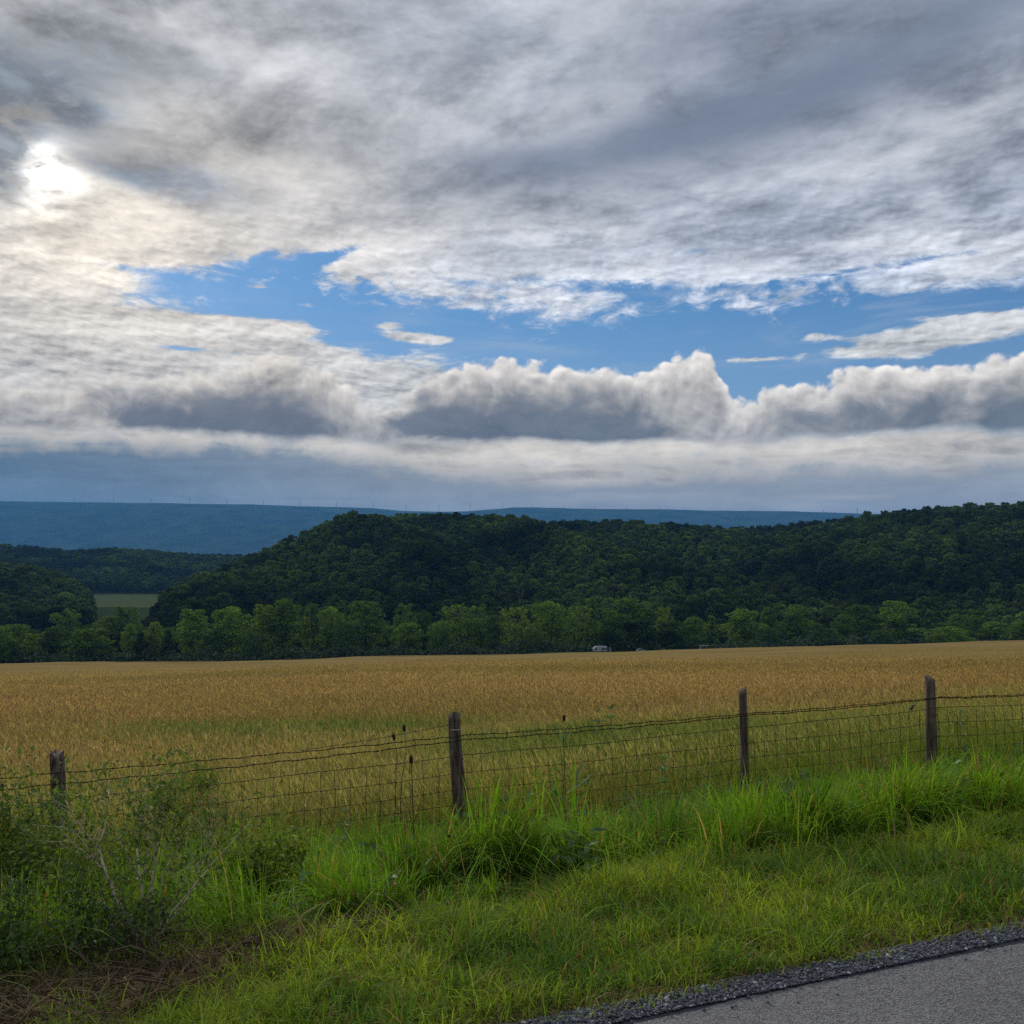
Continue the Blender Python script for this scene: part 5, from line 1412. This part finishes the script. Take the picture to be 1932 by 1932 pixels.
teasel('dead_teasel', g3, [([g3, at(746, 1490, 8.4), at(749, 1420, 8.4), at(744, 1396, 8.4)], .004)], 'thin dead teasel whose dark head overlaps the barbed wire', M_stem_dk, .026)
g4 = Vector((at(6, 1590, 7.4).x, 7.4, 0)); g4.z = float(ground_z(g4.x, g4.y))
teasel('dead_teasel', g4, [([g4, at(6, 1560, 7.4), at(5, 1520, 7.4), at(4, 1492, 7.4)], .004)], 'dark teasel head at the left edge beside the fence wires', M_stem_dk, .024)
Y5 = 8.9; g5 = Vector((at(1068, 1560, Y5).x, Y5, 0)); g5.z = float(ground_z(g5.x, Y5))
tg = teasel('green_teasel', g5, [([g5, at(1066, 1480, Y5), at(1063, 1400, Y5), at(1064, 1360, Y5)], .007)], 'green teasel plant with one dark head standing above the top wire', M_stem_gr, .026)
rg = np.random.default_rng(31); Pn, Dn, Ls = [], [], []
for (px, py, dx, dz, L) in ((1064, 1405, -.25, .9, .15), (1065, 1400, .3, .8, .15), (1066, 1480, -.8, .55, .28), (1067, 1500, .7, .6, .28), (1066, 1520, -.6, .8, .32), (1068, 1530, .55, .8, .34), (1067, 1545, .9, .4, .34), (1066, 1540, -.9, .5, .32), (1085, 1480, .25, .9, .22), (1090, 1500, .3, .9, .24), (1050, 1510, -.3, .9, .2)):
    Pn.append(at(px, py, Y5) - g5); Dn.append((dx, rg.uniform(-.4, .2), dz)); Ls.append(L)
col = np.array([[.060, .125, .050]]) * rg.uniform(.7, 1.2, (len(Pn), 1))
h = Heap(); h.add(*leaves(np.array([[*p] for p in Pn]), np.array(Dn), np.array(Ls), col, rg, .4, .24, .05))
ob('leaves', mesh_np('leaves', np.concatenate(h.V), None, np.concatenate(h.t), np.concatenate(h.c), False, (M_gleaf,)), tg)

def weed(name, px, py_top, Y, whorls, L, label, tone, ratio=.3, stem_r=.006, n=6, seed=1):
    """upright stem with whorls of pointed leaves"""
    tip = at(px, py_top, Y); base = Vector((tip.x, Y, float(ground_z(tip.x, Y)))); e = tag(empty(name, base), label, 'weed')
    hgt = tip.z - base.z; rg = np.random.default_rng(seed)
    b = MB(); b.tube([(0, 0, -.02), (.01, 0, hgt * .5), (0, 0, hgt)], [stem_r, stem_r * .8, stem_r * .4], 5); b.build('stem', M_stem_gr, e, True)
    Pn, Dn, Ls = [], [], []
    for w_ in range(whorls):
        f = 1 - w_ * .17
        for k in range(n):
            a = k * 2 * math.pi / n + w_ * .6 + rg.uniform(-.2, .2); Pn.append((0, 0, hgt * f)); Dn.append((math.cos(a), math.sin(a), .75 - .35 * w_ + rg.uniform(-.1, .2))); Ls.append(L * rg.uniform(.75, 1.15) * (1 if w_ else .75))
    col = np.array([tone]) * rg.uniform(.75, 1.25, (len(Pn), 1))
    h = Heap(); h.add(*leaves(np.array(Pn), np.array(Dn), np.array(Ls), col, rg, .3, ratio, .06))
    ob('leaves', mesh_np('leaves', np.concatenate(h.V), None, np.concatenate(h.t), np.concatenate(h.c), False, (M_gleaf,)), e)
weed('milkweed', 1253, 1432, 10.6, 4, .085, 'bright green milkweed against the woven wire left of the thinnest post', (.075, .175, .040), .5, .006, 6, 3)
weed('weed', 950, 1516, 7.6, 4, .13, 'dark green weed with a star of pointed leaves right of the split post', (.035, .085, .030), .24, .005, 7, 4)
weed('weed', 1152, 1338, 15.5, 4, .17, 'green weed tops poking out of the hay behind the wire', (.060, .110, .030), .4, .008, 5, 5)
weed('weed', 1128, 1344, 15.0, 3, .13, 'smaller weed top left of the green weed tops in the hay', (.060, .105, .030), .4, .007, 5, 6)
weed('weed', 648, 1535, 8.2, 5, .10, 'feathery pale weed in front of the mesh between two posts', (.080, .120, .045), .2, .005, 8, 7)
weed('weed', 1810, 1325, 13.4, 4, .12, 'green weed beside the wire right of the grey leaning post', (.070, .130, .035), .35, .006, 6, 8)
weed('weed', 60, 1415, 9.9, 3, .08, 'pale green weed left of the square topped post', (.090, .130, .035), .4, .005, 5, 9)

# leaning dark stick
g6 = hit(555, 1690); b = MB(); Ys = g6.y
b.tube([Vector((g6.x, Ys, g6.z - .02)) , at(545, 1640, Ys), at(533, 1605, Ys), at(527, 1575, Ys)], [.0065, .006, .0055, .004], 6)
b.tube([at(533, 1606, Ys), at(536, 1588, Ys - .02)], [.003, .0015], 4)
tag(b.build('dead_stick', M_stem_dk, None, True), 'short dark stick leaning left in the rank grass', 'stick')
# broken branch in the cuttings
b = MB(); p = hit(288, 1922); q_ = at(232, 1845, p.y + .22)
pts = [p.lerp(q_, i / 7) + Vector((.006 * math.sin(i * 2.1), .004 * math.cos(i * 1.7), .012 * math.sin(i / 7 * 3.1))) for i in range(8)]
b.tube(pts, [.0075 + .0012 * math.sin(i * 2.3) - .0004 * i for i in range(8)], 7)
b.tube([pts[2], pts[2] + Vector((.05, .03, .05)), pts[2] + Vector((.07, .05, .11))], [.004, .003, .0015], 5)
b.tube([pts[5], pts[5] + Vector((-.06, .0, .03))], [.0035, .0015], 5)
tag(b.build('broken_branch', M_twig, None, True), 'broken brown branch leaning in the cuttings at the bottom left', 'branch')

# broad leaved weeds low in the rank grass, and a few tufts on the gravel
rg = np.random.default_rng(404); h = Heap()
n = 520; s_ = rg.uniform(-5, 14, n); n_ = rg.uniform(5.0, 10.2, n); x, y = xy_of(s_, n_); k = in_view(x, y) & (fbm(x * .8, y * .8, 91, 2) > .46); x, y = x[k], y[k]
for (wx, wy) in zip(x, y):
    m_ = rg.integers(6, 15); hh = rg.uniform(.10, .45); a = rg.uniform(0, 6.28, m_); f = rg.uniform(.3, 1, m_)
    Pn = np.stack([wx + .05 * np.cos(a) * f, wy + .05 * np.sin(a) * f, np.full(m_, float(ground_z(wx, wy))) + hh * f], -1)
    Dn = np.stack([np.cos(a), np.sin(a), rg.uniform(.2, 1.1, m_)], -1); c0 = np.array([[.045, .095, .022]]) * rg.uniform(.6, 1.7)
    h.add(*leaves(Pn, Dn, rg.uniform(.06, .13, m_), c0 * rg.uniform(.8, 1.2, (m_, 1)), rg, .4, rg.uniform(.28, .55), .08))
tag(ob('broadleaf_weeds', mesh_np('broadleaf_weeds', np.concatenate(h.V), None, np.concatenate(h.t), np.concatenate(h.c), False, (M_gleaf,))), kind='stuff')
n = 1500; s_ = rg.uniform(-1, 9.5, n); n_ = 3.14 + .10 * rg.random(n); x, y = xy_of(s_, n_); k = fbm(x * 3, y * 3, 92, 2) > .58; x, y, s_, n_ = x[k], y[k], s_[k], n_[k]; n = len(x)
h = Heap(); h.add(*blades(x, y, rg.uniform(.03, .10, n), .0042 * np.clip(y / 5, .8, 2), rg.uniform(.3, 1.4, n), rg.uniform(0, 6.28, n), rg.uniform(0, 6.28, n), G2 * rg.uniform(.5, 1.1, (n, 1)), 3, bed_z(s_, n_, x, y)))
tag(h.build('roadside_grass', M_grass), kind='stuff')
# ------------------------------------------------------------------ air
hm = bpy.data.materials.new('haze'); hm.use_nodes = True; t = hm.node_tree; t.nodes.clear()
pv = t.nodes.new('ShaderNodeVolumePrincipled')
pv.inputs['Color'].default_value = (0.11, 0.34, 0.72, 1); pv.inputs['Density'].default_value = 0.60e-4
pv.inputs['Anisotropy'].default_value = 0.0
o_ = t.nodes.new('ShaderNodeOutputMaterial'); t.links.new(pv.outputs[0], o_.inputs['Volume'])
b = MB(); zt, zb = 640.0, -80.0
b.box((0, 2000, (zt + zb) / 2), (36000, 30000, zt - zb))
tag(b.build('haze', hm), kind='stuff')
